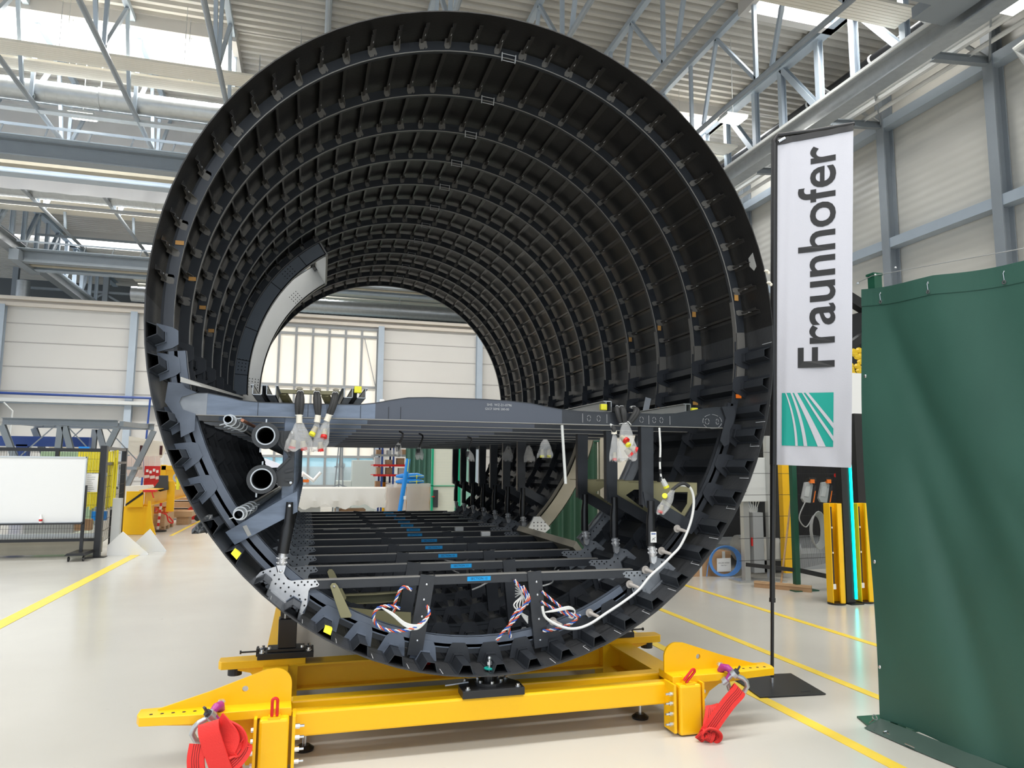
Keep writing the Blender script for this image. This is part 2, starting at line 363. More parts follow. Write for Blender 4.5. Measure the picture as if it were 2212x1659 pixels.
# ------------------------------------------------------------------ roof trusses (along y), one thing each
def truss(x, y0, y1, lab, big=False):
    t = thing('roof_truss', (x, y0, 9.6), lab, 'roof truss', 'parallel steel trusses under the roof')
    ms = M['steel_blue']; mm = M['steel_mid']
    if big: obj('bottom_chord', MB().ibeam((x, y0, 9.6), (x, y1, 9.6), .26, .2, .02), ms, t); obj('top_chord', MB().ibeam((x, y0, 11.42), (x, y1, 11.42), .26, .24, .02), ms, t)
    else: obj('bottom_chord', MB().tube([(x, y0, 9.6), (x, y1, 9.6)], .055, 10), mm, t, smooth=True); obj('top_chord', MB().box((x-.06, y0, 11.4), (x+.06, y1, 11.52)), ms, t)
    y = y0+.3; k = 0; s = 2.4 if big else 2.6; wd = .14 if big else .075
    while y+s < y1:
        for e in ((y, 9.65, y, 11.4), (y, 9.65, y+s*.55, 11.4), (y+s*.55, 11.4, y+s*.8, 9.65) if not big else (y+s*.55, 9.65, y+s*.55, 11.4)):
            mb = MB()
            if big: mb.ibeam((x, e[0], e[1]), (x, e[2], e[3]), wd, wd, .015, upv=(1, 0, 0))
            else: mb.bar((x, e[0], e[1]), (x, e[2], e[3]), wd, wd, upv=(1, 0, 0))
            if k < 40: obj('web_member', mb, ms, t)
            k += 1
        y += s
    return t
names = ['leftmost of the slim trusses, near the left picture edge', 'second slim truss from the left, crossing the bright skylight', 'third slim truss from the left, crossing the bright skylight', 'slim truss meeting the fuselage rim left of its top', 'slim truss just visible above the top of the fuselage', 'slim truss right of the top of the fuselage', 'slim truss second left of the crane rail', 'slim truss next to the right crane rail']
for i, x in enumerate([-9.4, -7.27, -5.2, -3.12, -1.03, 1.12, 5.45, 7.57]): truss(x, 1.5, 29.6, 'blue-grey '+names[i])
truss(3.3, 1.5, 29.6, 'blue-grey slim truss hidden mostly behind the fuselage crown')
truss(9.72, 3, 29.8, 'heavy blue-grey truss directly above the right crane rail', True)
truss(-11.55, 8, 43, 'heavy blue-grey truss directly above the left crane rail', True)
def bracing(y, lab):
    t = thing('roof_brace', (0, y, 9.8), lab, 'roof brace', 'cross members between the trusses')
    obj('strut', MB().bar((-11.5, y, 10.45), (9.7, y, 10.45), .07, .07), M['steel_mid'], t)
for y, l in ((19.3, 'thin horizontal steel brace just behind the big skylight'), (31.0, 'thin horizontal steel brace above the cream back wall')): bracing(y, l)
# crane rails
for x, y0, y1, lab in ((9.3, 2.5, 29.6, 'long grey crane rail girder running along the right wall'), (-11.3, 12, 43, 'long grey crane rail girder on the left, ending above the cream wall')):
    t = thing('crane_rail', (x, y0, 9.0), lab, 'crane rail')
    obj('girder', MB().ibeam((x, y0, 9.22), (x, y1, 9.22), .34, .42, .03), M['galv'], t)
    obj('conductor_bar', MB().box((x-.24, y0, 9.36), (x-.2, y1, 9.42)), M['white'], t)
# bridge cranes
def crane(y, x0, x1, lab, near=False):
    t = thing('bridge_crane', ((x0+x1)/2, y, 8.6), lab, 'crane')
    for k, dy in enumerate((0, 1.15)):
        obj('girder', MB().ibeam((x0, y+dy, 8.87), (x1, y+dy, 8.87), .34, .42, .03), M['steel_mid' if k == 0 else 'steel_blue'], t)
    obj('walkway', MB().box((x0, y-.35, 9.08), (x1, y-.12, 9.1)).box((x0, y-.36, 9.3), (x1, y-.33, 9.36)), M['steel_blue'], t)
    p = MB(); x = x0+.3
    while x < x1: p.bar((x, y-.34, 9.1), (x+.06, y-.34, 9.33), .03, .03); x += .9
    obj('railing_posts', p, M['steel_mid'], t, kind='stuff')
    obj('cable_track', MB().box((x0, y+.55, 8.72), (x1, y+.8, 8.95)), M['cream_primer'], t)
    for x in (x0, x1): obj('end_carriage', MB().box((x-.15, y-.5, 8.62), (x+.15, y+1.6, 9.0)), M['steel_mid'], t)
crane(18.5, -11.1, 9.1, 'grey bridge crane crossing behind the fuselage at the left, nearest of the two')
crane(28.4, -11.1, 9.1, 'grey bridge crane above the cream back wall, farther of the two')
t = thing('bridge_crane', (5, 8.6, 9.0), 'grey crane girder at the top right picture edge by the rail', 'crane')
obj('girder', MB().ibeam((-9, 8.5, 9.22), (8.45, 8.5, 9.26), .26, .30, .03), M['steel_mid'], t); obj('end_carriage', MB().box((8.45, 8.2, 9.18), (9.12, 9.1, 9.38)), M['steel_mid'], t)
# radiant ceiling panels
def rpanel(x0, x1, y0, y1, lab, z=10.2):
    t = thing('radiant_panel', ((x0+x1)/2, (y0+y1)/2, z), lab, 'ceiling panel', 'cream radiant panels hung between the trusses')
    m = MB(); k = int((y1-y0)/.075)
    for i in range(k): a = y0+(y1-y0)*i/k; m.box((x0, a+.004, z), (x1, a+(y1-y0)/k-.004, z+.03))
    m.box((x0, y0, z+.02), (x1, y1, z+.05)); obj('panel', m, M['cream'], t)
    h = MB(); x = x0+.4
    while x < x1:
        for y in (y0+.05, y1-.05): h.tube([(x, y, z+.05), (x, y, 11.6)], .006, 4)
        x += 2.4
    obj('hanger_wires', h, M['galv'], t, kind='stuff')
rpanel(-14, 9.7, 16.1, 16.65, 'long cream radiant panel right below the big skylight, upper of the pair')
rpanel(-14, 9.75, 16.78, 17.3, 'long cream radiant panel above the silver duct, lower of the pair')
rpanel(-14, 9.7, 26.0, 26.6, 'long cream radiant panel at left behind the second duct, upper of the pair')
rpanel(-14, 9.7, 26.8, 27.4, 'long cream radiant panel at left behind the second duct, lower of the pair')
rpanel(2.2, 9.67, 10.05, 10.68, 'short wide cream radiant panel at the top right picture edge')
rpanel(-9.2, 9, 36.2, 36.7, 'pale radiant panel over the far hall behind the cream wall, upper one')
rpanel(-9.2, 9, 37.2, 37.7, 'pale radiant panel over the far hall behind the cream wall, lower one')
def duct(x0, x1, y, z, r, lab, tray=True):
    t = thing('air_duct', ((x0+x1)/2, y, z-r), lab, 'duct', 'round spiral ducts under the roof')
    m = MB(); x = x0; k = 0
    while x < x1: m.tube([(x, y, z), (min(x+.12, x1), y, z)], r if k % 2 else r*.985, 20); x += .12; k += 1
    obj('pipe', m, M['galv'], t, smooth=True)
    x = x0+1.2
    while x < x1: obj('hanger_strap', MB().pipe((x, y, z), (x+.04, y, z), r*1.06, r*.99, 20).bar((x+.02, y, z+r), (x+.02, y, 11.72)
        , .03, .01), M['galv'], t); x += 3.4
    if tray: obj('cable_tray', MB().box((x0, y+.1, z-r-.16), (x1, y+.3, z-r-.10)), M['galv'], t)
duct(-14, 9.2, 17.65, 9.95, .24, 'silver spiral duct below the cream panels, upper left of the fuselage')
duct(-14, 9.2, 24.1, 9.9, .30, 'silver spiral duct at mid left behind the bridge crane')
duct(-8.6, 9, 33.5, 8.9, .33, 'silver spiral duct just above the top of the cream back wall')
# draft curtain below the roof
dc = MB(); k = 90; pv = []
for i in range(k+1):
    x = -14+17*i/k; pv.append((x, 21.4+.03*math.sin(i*1.7)+.02*math.sin(i*.6)))
dc.add([(x, y, 8.9) for x, y in pv]+[(x, y, 11.55) for x, y in pv], [(i, i+1, k+2+i, k+1+i) for i in range(k)])
obj('draft_curtain', dc, mat('grey_white_fabric', (.55, .54, .53), .7, bump=(2.5, .3)), smooth=True, label='large pale grey fabric smoke curtain hanging from the roof behind the duct', category='curtain')
# high-bay lamps
def lamp(x, y, z, lab, r=0, pw=120):
    t = thing('high_bay_lamp', (x, y, z), lab, 'lamp', 'square high-bay lamps')
    obj('housing', MB().box((x-.27, y-.2, z+.02), (x+.27, y+.2, z+.08)), M['ltgrey'], t)
    obj('diffuser', MB().box((x-.25, y-.18, z-.002), (x+.25, y+.18, z+.02)), M['lamp_on'], t)
    obj('cable', MB().tube([(x, y, z+.08), (x, y, 11.75)], .008, 5), M['ltgrey'], t)
lamp(-6.4, 17.95, 9.6, 'lit square lamp hanging in front of the smoke curtain, upper left')
lamp(8.05, 13.8, 9.6, 'lit square lamp right of the fuselage rim, above the two cream panels')
lamp(10.35, 8.85, 9.6, 'lit square lamp in the top right picture corner')
lamp(-5.9, 32.4, 9.2, 'small square lamp above the cream back wall at the left')
# pipes and brackets along the right wall
t = thing('wall_pipe', (10.9, 2, 9.7), 'white pipe bundle on brackets along the top of the right wall', 'pipe')
for dx, z, r in ((0, 9.86, .07), (.35, 9.82, .05), (-.3, 9.84, .04)): obj('pipe', MB().tube([(10.9+dx, 2, z), (10.9+dx, 29.5, z)], r, 8), M['white' if r > .045 else 'galv'], t, smooth=True)
for y in (10.47, 13.3, 16.15, 19.0, 21.9):
    b_ = obj('bracket_arm', MB().ibeam((10.3, y, 9.62), (11.7, y, 9.75), .12, .16, .012), M['steel_mid'], t)
    obj('diagonal_brace', MB().bar((10.2, y+.3, 10.7), (11.75, y, 9.8), .09, .03).bar((10.2, y-1.4, 9.95), (11.75, y, 9.75), .03, .09), M['galv'], t)
t = thing('insulated_pipe', (10.6, 3, 10.5), 'black insulated pipe behind the heavy truss above the right rail', 'pipe')
obj('pipe', MB().tube([(10.75, 3, 10.75), (10.75, 29, 10.75)], .1, 12), M['black'], t, smooth=True)
cl = MB()
for i in range(12): cl.tube([(10.75, 4+2.1*i, 10.75), (10.75, 4.05+2.1*i, 10.75)], .115, 12)
obj('pipe_clamps', cl, M['white'], t)
obj('gas_pipe', MB().tube([(11.1, 9.2, 8.9), (10.9, 9.25, 9.15), (11.0, 8.4, 9.35), (11.3, 7.2, 9.35)], .07, 10), M['ltgrey'], smooth=True, label='beige elbow pipe at the right picture edge below the lamp', category='pipe')
obj('wall_duct', MB().tube([(10.9, 3, 10.2), (10.9, 29, 10.2)], .3, 16), M['white'], smooth=True, label='white duct half hidden behind the right crane rail', category='duct')
# far hall beyond the partition
t = thing('far_ventilation_pipe', (-14.2, 40, 5), 'silver vertical pipe in the dark area above the cream wall, far left', 'duct')
obj('pipe', MB().tube([(-14.9, 40, 0), (-14.9, 40, 10.6)], .3, 14), M['galv'], t, smooth=True)
t = thing('far_steelwork', (-12, 41, 8), 'steel posts and cross bracing in the far hall, upper left', 'steel frame')
for x in (-15.6, -11.5, -7.5, -3.5): obj('post', MB().ibeam((x, 41, 0), (x, 41, 11.5), .25, .25, .03), M['steel_mid'], t)
for x in (-15.6, -11.5, -7.5): obj('brace', MB().bar((x, 41, 8.2), (x+4, 41, 10.4), .1, .1).bar((x, 41, 10.4), (x+4, 41, 8.2), .1, .1).bar((x, 41, 10.5), (x+4, 41, 10.5), .12, .12), M['steel_mid'], t)
# blue compressed-air pipe on the back wall
t = thing('air_pipe', (-9, 29.7, 1), 'blue compressed-air pipe along the back wall at the left', 'pipe')
obj('pipe', MB().tube([(-16, 29.6, 4.16), (-5, 29.6, 4.10)], .045, 8).tube([(-6.85, 29.6, 4.1), (-6.95, 29.6, .8)], .035, 8), M['blue'], t, smooth=True)
obj('cable_duct', MB().box((-16, 29.6, 3.84), (-6.6, 29.75, 3.97)).tube([(-11.6, 29.6, 3.8), (-11.3, 29.6, 3.5), (-11.35, 29.6, .5)], .03, 6).tube([(-6.2, 29.6, 4), (-6.3, 29.6, .6)], .03, 6), M['ltgrey'], t)
# ================================================================== THE FUSELAGE SECTION
ZC = 2.457; Y0 = 4.223; YF = 4.518; DP = .6008; YE = 11.32
def rr_(t): return 1.975+.043*(1-math.cos(2*t))+.0076*math.sin(t)+.0052*(1-math.cos(4*t))+.0108*math.sin(3*t)
def cyl(t, dr, y):
    t = R(t); r = rr_(t)-dr; return (r*math.cos(t), y, ZC+r*math.sin(t))
def loc2(t, u, dr):
    # tangential offset u, inward dr at angle t -> (x, z)
    a = R(t); r = rr_(a)-dr; return (r*math.cos(a)-u*math.sin(a), ZC+r*math.sin(a)+u*math.cos(a))
def shell(ths, ys, skip, d0, d1, m=0):
    mb = MB(); nt_ = len(ths); ny = len(ys)
    for d in (d0, d1): mb.v += [cyl(t, d, y) for t in ths for y in ys]
    O = nt_*ny; q = lambda i, j: i*ny+j; keep = {}
    for i in range(nt_-1):
        for j in range(ny-1):
            if not skip((ths[i]+ths[i+1])/2, (ys[j]+ys[j+1])/2): keep[(i, j)] = 1
    for (i, j) in keep:
        mb.f += [(q(i, j), q(i+1, j), q(i+1, j+1), q(i, j+1)), (O+q(i, j), O+q(i, j+1), O+q(i+1, j+1), O+q(i+1, j))]; mb.m += [m, m]
        for (di, dj, a, b) in ((-1, 0, (i, j), (i, j+1)), (1, 0, (i+1, j), (i+1, j+1)), (0, -1, (i, j), (i+1, j)), (0, 1, (i, j+1), (i+1, j+1))):
            if (i+di, j+dj) not in keep: mb.f.append((q(*a), q(*b), O+q(*b), O+q(*a))); mb.m.append(m)
    return mb
def pdoor(t, y): return 124 < t < 176 and 8.3 < y < 9.45
def cdoor(t, y): return 308 < t < 345 and 5.8 < y < 7.3
F = thing('fuselage_section', (0, Y0, 0), 'large black carbon-fibre aircraft fuselage barrel standing on the yellow stand', 'aircraft fuselage')
ys = [Y0, 4.6, 5.2, 5.8, 6.4, 7.0, 7.3, 7.8, 8.3, 8.9, 9.45, 10, 10.7, YE]
ut = [4, 8]+list(range(12, 124, 4))+[124]+list(range(128, 176, 4))+[176, 178]
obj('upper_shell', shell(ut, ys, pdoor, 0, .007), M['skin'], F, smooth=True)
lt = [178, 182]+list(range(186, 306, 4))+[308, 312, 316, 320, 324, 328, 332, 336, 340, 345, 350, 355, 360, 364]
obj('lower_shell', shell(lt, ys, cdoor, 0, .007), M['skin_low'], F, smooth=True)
# grey worn edge of the lap joint at the left rim
# ------------------------------------------------------------------ stringers
UTH = [8+5*k for k in range(34)]
HTH = [-1.6, -7.7, -13.2, -18.3, -25.1, -31.8, -38.5, -44.7, -51.3, -57.8, -64.1, -70.5, -76.8, -82.7, -88.6, -94.4, -100.4, -106, -112, -118.3, -124.5, -130.7, -137.4, -143.2, -149.5, -155.7, -162.1, -171.4, -176.4]
def spans(t, door, a, b):
    t = t % 360; out = []; y = a; cur = None
    n = 60
    for i in range(n):
        yy = a+(b-a)*(i+.5)/n
        if door(t, yy):
            if cur is not None: out.append((cur, a+(b-a)*i/n)); cur = None
        elif cur is None: cur = a+(b-a)*i/n
    if cur is not None: out.append((cur, b))
    return out
for t in UTH:
    mb = MB()
    for a, b in spans(t, pdoor, 4.34, YE-.03):
        P = lambda u, v, w, t=t: (loc2(t, u, v)[0], w, loc2(t, u, v)[1])
        mb.strip([(-.026, .008), (.0, .010), (.003, .040), (.017, .041)], .0035, a, b, P)
    obj('stringer', mb, M['stringer'], F)
for t in HTH:
    mb = MB()
    for a, b in spans(t, cdoor, 4.25, YE-.03):
        P = lambda u, v, w, t=t: (loc2(t, u, v)[0], w, loc2(t, u, v)[1])
        mb.strip([(-.062, .008), (-.043, .008), (-.022, .058), (.022, .058), (.043, .008), (.062, .008)], .004, a, b, P)
    obj('hat_stringer', mb, M['frame'], F)
# ------------------------------------------------------------------ frames
def sweep(prof, ths, m=0, mb=None):
    # closed profile of (dr, y) swept along theta
    mb = mb or MB(); n = len(prof); b = len(mb.v)
    mb.v += [cyl(t, d, y) for t in ths for d, y in prof]
    for i in range(len(ths)-1):
        for j in range(n): mb.f.append((b+i*n+j, b+i*n+(j+1) % n, b+(i+1)*n+(j+1) % n, b+(i+1)*n+j)); mb.m.append(m)
    k = b+(len(ths)-1)*n
    mb.f += [tuple(b+j for j in range(n)), tuple(k+j for j in range(n))]; mb.m += [m, m]; return mb
def rng(a, b, s=3.0):
    n = max(1, int(round((b-a)/s))); return [a+(b-a)*i/n for i in range(n+1)]
for k in range(12):
    y = YF+DP*k; mb = MB()
    if y > 8.3 and y < 9.45: ups = [(2, 124), (177, 182)]
    else: ups = [(2, 182)]
    los = [(182, 308), (345, 362)] if 5.8 < y < 7.3 else [(182, 362)]
    for a, b in ups:
        sweep([(.030, y), (.100, y), (.100, y+.003), (.030, y+.003)], rng(a, b), 0, mb)      # web
    for a, b in los:
        sweep([(.062, y), (.100, y), (.100, y+.003), (.062, y+.003)], rng(a, b), 0, mb)
    for a, b in (ups+los):
        sweep([(.0975, y), (.1010, y), (.1010, y+.026), (.0975, y+.026)], rng(a, b), 0, mb)   # inner cap
        if a < 180: sweep([(.0955, y-.0035), (.1015, y-.0035), (.1015, y), (.0955, y)], rng(a, b), 1, mb)   # pale trimmed edge
    for a, b in los:
        sweep([(.100, y-.004), (.118, y-.004), (.118, y), (.100, y)], rng(max(a, 182), b), 0, mb)
    fr = obj('frame', mb, [M['frame'], M['lip']], F)
    # clips where the stringers pass: individual on the three nearest frames, one object further back
    far = MB()
    for i, t in enumerate(UTH):
        if y > 8.3 and y < 9.45 and 124 < t < 176: continue
        c = MB(); P = lambda u, v: (loc2(t, u, v)[0], loc2(t, u, v)[1])
        a_ = [P(.006, .008), P(.006, .075), P(.010, .075), P(.010, .008)]
        pts = [P(-.008, .012), P(-.008, .070), P(.004, .085), P(.030, .085), P(.034, .06), P(.02, .012)]
        c.prism(pts, y-.006, y-.002, m=0)
        if i % 2 == 0: c.add([(P(-.008, .02)[0], y-.006, P(-.008, .02)[1]), (P(-.008, .075)[0], y-.006, P(-.008, .075)[1]), (P(-.008, .045)[0], y-.085, P(-.008, .045)[1]), (P(-.005, .02)[0], y-.006, P(-.005, .02)[1]), (P(-.005, .075)[0], y-.006, P(-.005, .075)[1]), (P(-.005, .045)[0], y-.085, P(-.005, .045)[1])], [(0, 1, 2), (3, 5, 4), (0, 2, 5, 3), (1, 4, 5, 2), (0, 3, 4, 1)], 0)
        else: c.prism([P(-.024, .03), P(-.024, .075), P(-.008, .085), P(-.008, .03)], y-.005, y-.001, m=0)
        c.prism([P(-.002, .012), P(-.002, .040), P(.002, .040), P(.002, .012)], y-.10, y-.002, m=0).prism([P(-.004, .026), P(-.004, .042), P(.004, .042), P(.004, .026)], y-.10, y-.085, m=1)
        if k < 1: obj('stringer_clip', c, [M['clip'], M['titan']], fr)
        else: far.merge(c)
    if far.v: obj('stringer_clips', far, [M['clip'], M['titan']], fr, kind='stuff')
    far = MB()
    for t in HTH:
        if 5.8 < y < 7.3 and 308 < t % 360 < 345: continue
        if k == 0 and (-143.5 < t < -130 or -51.5 < t < -44 or -14 < t < -10): continue
        P = lambda u, v: loc2(t, u, v)
        # wide trapezoid plate straddling the hat
        c = MB().prism([P(-.085, .012), P(-.048, .012), P(-.026, .066), P(.026, .066), P(.048, .012), P(.085, .012), P(.060, .098), P(.040, .128), P(-.040, .128), P(-.060, .098)], y-.012, y-.008)
        c.prism([P(-.052, .010), P(-.030, .068), P(.030, .068), P(.052, .010), P(.047, .010), P(.027, .063), P(-.027, .063), P(-.047, .010)], y-.045, y-.012)
        if k < 2: obj('hat_clip', c, M['panel_sheen'] if (k == 0 and t < -95) else M['beam_dark'], fr)
        else: far.merge(c)
    if far.v: obj('hat_clips', far, M['beam_dark'], fr, kind='stuff')
# the first frame's lower left web, a broad channel with blue-grey sheen painted in
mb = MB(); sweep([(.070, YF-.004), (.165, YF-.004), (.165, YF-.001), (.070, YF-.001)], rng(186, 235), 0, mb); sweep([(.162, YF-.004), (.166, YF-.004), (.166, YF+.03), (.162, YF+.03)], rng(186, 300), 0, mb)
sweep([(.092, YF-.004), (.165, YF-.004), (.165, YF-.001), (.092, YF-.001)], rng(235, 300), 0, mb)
obj('frame_channel', mb, M['panel_sheen'], F, label='blue-grey lower left frame channel')
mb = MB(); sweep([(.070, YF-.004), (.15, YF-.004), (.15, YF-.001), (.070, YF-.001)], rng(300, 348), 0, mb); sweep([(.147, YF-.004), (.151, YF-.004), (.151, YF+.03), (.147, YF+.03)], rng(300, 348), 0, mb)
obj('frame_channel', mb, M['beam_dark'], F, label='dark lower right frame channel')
mb = MB(); sweep([(.045, YF-.005), (.100, YF-.005), (.100, YF-.003), (.045, YF-.003)], rng(146, 186), 0, mb)
obj('splice_plate', mb, M['splice'], F, label='smooth grey splice plate on the first frame at the left')
for k in (0, 1, 2, 3):
    y = YF+DP*k; mb = MB(); sweep([(.035, y-.007), (.105, y-.007), (.105, y-.004), (.035, y-.004)], rng(353, 364), 0, mb); sweep([(.101, y-.007), (.107, y-.007), (.107, y+.032), (.101, y+.032)], rng(353, 371), 0, mb)
    obj('splice_plate', mb, M['clip'], F, label='grey splice sheet on a frame at the right')
    for t, mm in ((371.8, 'tape'), (350, 'orange' if k < 1 else 'tape'), (166.5+2*k, 'tape')):
        a = loc2(t, -.02, .09); b = loc2(t, .015, .05); obj('tape_patch', MB().box((a[0], y-.011, a[1]), (b[0], y-.009, b[1])), M[mm], F)
# black sealing slot lines & scribed marks on the lower right skin lip (chalk)
mb = MB()
for i, t in enumerate(HTH[:22]):
    for u in (-.085, .075):
        for a, b in ((4.235, 4.235+.11),): 
            p = loc2(t, u, .0085); q = loc2(t, u+.004, .0085); mb.add([(p[0], a, p[1]), (q[0], a, q[1]), (q[0], b, q[1]), (p[0], b, p[1])], [(0, 1, 2, 3)])
    p = [loc2(t, u, .0085) for u in (-.085, -.05)]
    if i % 2: mb.add([(p[0][0], 4.34, p[0][1]), (p[1][0], 4.34, p[1][1]), (p[1][0], 4.344, p[1][1]), (p[0][0], 4.344, p[0][1])], [(0, 1, 2, 3)])
obj('chalk_marks', mb, M['chalk'], F)
p = [cyl(19.5, .012, 4.29), cyl(16.6, .012, 4.29), cyl(16.0, .012, 4.325), cyl(17.2, .012, 4.36), cyl(18.8, .012, 4.35)]
p2 = [cyl(19.5, .009, 4.29), cyl(16.6, .009, 4.29), cyl(16.0, .009, 4.325), cyl(17.2, .009, 4.36), cyl(18.8, .009, 4.35)]
obj('tag', MB().add(p+p2, [(0, 1, 2, 3, 4), (9, 8, 7, 6, 5)]+[(i, (i+1) % 5, 5+(i+1) % 5, 5+i) for i in range(5)]), M['grey_primer'], F, label='pale grey tag on the inner skin, upper right')
for k in range(11):   # clear bridge clip near the crown of each frame
    y = YF+DP*k; c = MB()
    for t in (87.4, 84.6):
        a = cyl(t, .075, y-.02); b_ = cyl(t, .135, y-.02); c.bar(a, b_, .006, .012, upv=(0, 1, 0))
    c.bar(cyl(87.4, .08, y-.02), cyl(84.6, .08, y-.02), .004, .003, upv=(0, 1, 0)); c.bar(cyl(87.2, .13, y-.02), cyl(84.8, .13, y-.02), .004, .003, upv=(0, 1, 0))
    obj('bridge_clip', c, M['chalk'], F)

# ------------------------------------------------------------------ passenger door surround (left)
mb = MB(); sweep([(.010, 8.2), (.235, 8.2), (.235, 8.215), (.010, 8.215)], rng(122.5, 183), 0, mb); sweep([(.225, 8.2), (.235, 8.2), (.235, 8.29), (.225, 8.29)], rng(122.5, 183), 0, mb)
h = mb
for t0, n_ in ((135, 4), (171, 4)):
    for i in range(n_):
        for j in range(4):
            p = cyl(t0+i*1.2, .09+.035*j, 8.198); h.ball(p, .006, 1, 6, 4)
for t in (130.5, 143, 160, 171, 176): sweep([(.01, 8.197), (.235, 8.197), (.235, 8.199), (.01, 8.199)], [t, t+.25], 1, mb)
obj('door_frame', mb, [M['door_grey'], M['hole']], F, label='dark grey near frame of the passenger door opening')
mb = MB(); sweep([(.02, 9.4), (.285, 9.4), (.285, 9.42), (.02, 9.42)], rng(122, 183), 0, mb); sweep([(.275, 9.4), (.285, 9.4), (.285, 9.49), (.275, 9.49)], rng(122, 183), 0, mb)
h = mb
for t0, n_ in ((134, 4), (173, 4)):
    for i in range(n_):
        for j in range(4): h.ball(cyl(t0+i*1.1, .15+.035*j, 9.398), .006, 1, 6, 4)
obj('door_frame', mb, [M['grey_primer'], M['hole']], F, label='light grey far frame of the passenger door opening')
mb = MB()
for d0, d1 in ((.01, .25),):
    pts = [cyl(122, d0, 8.2), cyl(122, d1, 8.2), cyl(122, d1+.04, 9.42), cyl(122, d0, 9.42)]; p2 = [cyl(122.8, d0, 8.2), cyl(122.8, d1, 8.2), cyl(122.8, d1+.04, 9.42), cyl(122.8, d0, 9.42)]
    mb.add(pts+p2, [(0, 1, 2, 3), (7, 6, 5, 4), (0, 4, 5, 1), (1, 5, 6, 2), (2, 6, 7, 3), (3, 7, 4, 0)])
obj('door_lintel', mb, M['grey_primer'], F, label='light grey lintel above the passenger door opening')

# ------------------------------------------------------------------ cargo door surround (right)
mb = MB(); sweep([(.0, 7.3), (.15, 7.3), (.15, 7.33), (.0, 7.33)], rng(308, 346), 0, mb); sweep([(.14, 7.3), (.15, 7.3), (.15, 7.42), (.14, 7.42)], rng(308, 346), 0, mb)
obj('cargo_door_frame', mb, M['cream_primer'], F, label='beige far frame of the cargo door opening')
mb = MB(); sweep([(.0, 5.77), (.20, 5.77), (.20, 5.8), (.0, 5.8)], rng(308, 346), 0, mb); sweep([(.19, 5.74), (.20, 5.74), (.20, 5.82), (.19, 5.82)], rng(308, 346), 0, mb)
h = mb
for i in range(16):
    for j in range(3): h.ball(cyl(310+i*1.2, .05+.05*j, 5.766), .006, 1, 6, 4)
obj('cargo_door_frame', mb, [M['titan_dark'], M['hole']], F, label='dark riveted near frame of the cargo door opening')
a0 = loc2(307, 0, .02); a1 = loc2(307, 0, .20)
sb = MB().add([(a0[0], 5.75, a0[1]), (a1[0], 5.75, a1[1]), (a1[0], 7.45, a1[1]), (a0[0], 7.45, a0[1]), (a0[0], 5.75, a0[1]-.05), (a1[0]-.03, 5.75, a1[1]-.05), (a1[0]-.03, 7.45, a1[1]-.05), (a0[0], 7.45, a0[1]-.05)], [(0, 1, 2, 3), (7, 6, 5, 4), (0, 4, 5, 1), (1, 5, 6, 2), (2, 6, 7, 3), (3, 7, 4, 0)])
obj('cargo_door_sill', sb, M['cream_primer'], F, label='beige sill beam of the cargo door')
h = MB().prism([(1.13, .95), (1.20, 1.10), (1.27, 1.10), (1.38, .98), (1.28, .90)], 7.24, 7.27)
[h.ball((1.2+.04*(i % 4), 7.238, .97+.035*(i//4)), .006, 1, 6, 4) for i in range(12)]; obj('gusset', h, [M['white'], M['hole']], F, label='white riveted gusset at the far end of the sill')

# ------------------------------------------------------------------ main floor beams
TOP = [(-1.83, 2.012), (-1.664, 2.018), (-1.56, 2.0), (-1.484, 1.982), (-1.38, 1.973), (-1.169, 1.972), (-.938, 1.975), (-.80, 1.977), (-.70, 1.99), (-.60, 2.012), (-.50, 2.03), (-.369, 2.036), (0, 2.036), (.165, 2.03), (.30, 2.02), (.42, 2.0), (.52, 1.985), (.65, 1.977), (.817, 1.974), (1.25, 1.974), (1.36, 1.982), (1.447, 1.998), (1.56, 2.02), (1.668, 2.034), (1.80, 2.037)]
def floor_beam(y):
    mb = MB(); bot = [(1.80, 1.896), (-1.80, 1.894)]
    n = len(TOP)
    # web, split: left part with painted blue-grey sheen, middle woven, right dark
    def web(i0, i1, m):
        pl = TOP[i0:i1+1]; mb.prism(pl+[(pl[-1][0], 1.896), (pl[0][0], 1.894)], y-.010, y-.006, m=m)
    web(1, 8, 0); web(8, 16, 1); web(16, n-1, 2); 
    mb.prism([(-1.83, 2.012), (-1.664, 2.018), (-1.664, 1.894), (-1.78, 1.894), (-1.86, 1.92), (-1.88, 1.96)], y-.013, y-.009, m=3)
    for i in range(n-1): mb.add([(TOP[i][0], y-.012, TOP[i][1]), (TOP[i+1][0], y-.012, TOP[i+1][1]), (TOP[i+1][0], y+.035, TOP[i+1][1]), (TOP[i][0], y+.035, TOP[i][1]), (TOP[i][0], y-.012, TOP[i][1]+.005), (TOP[i+1][0], y-.012, TOP[i+1][1]+.005), (TOP[i+1][0], y+.035, TOP[i+1][1]+.005), (TOP[i][0], y+.035, TOP[i][1]+.005)], [(0, 3, 2, 1), (4, 5, 6, 7), (0, 1, 5, 4), (2, 3, 7, 6)], 4)
    mb.box((-1.76, y-.020, 1.889), (1.78, y+.035, 1.894), 5)
    return mb
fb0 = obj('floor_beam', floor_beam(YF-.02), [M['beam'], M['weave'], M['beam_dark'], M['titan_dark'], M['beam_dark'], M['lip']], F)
for k in range(1, 12): part('floor_beam', fb0, F, (0, DP*k, 0))
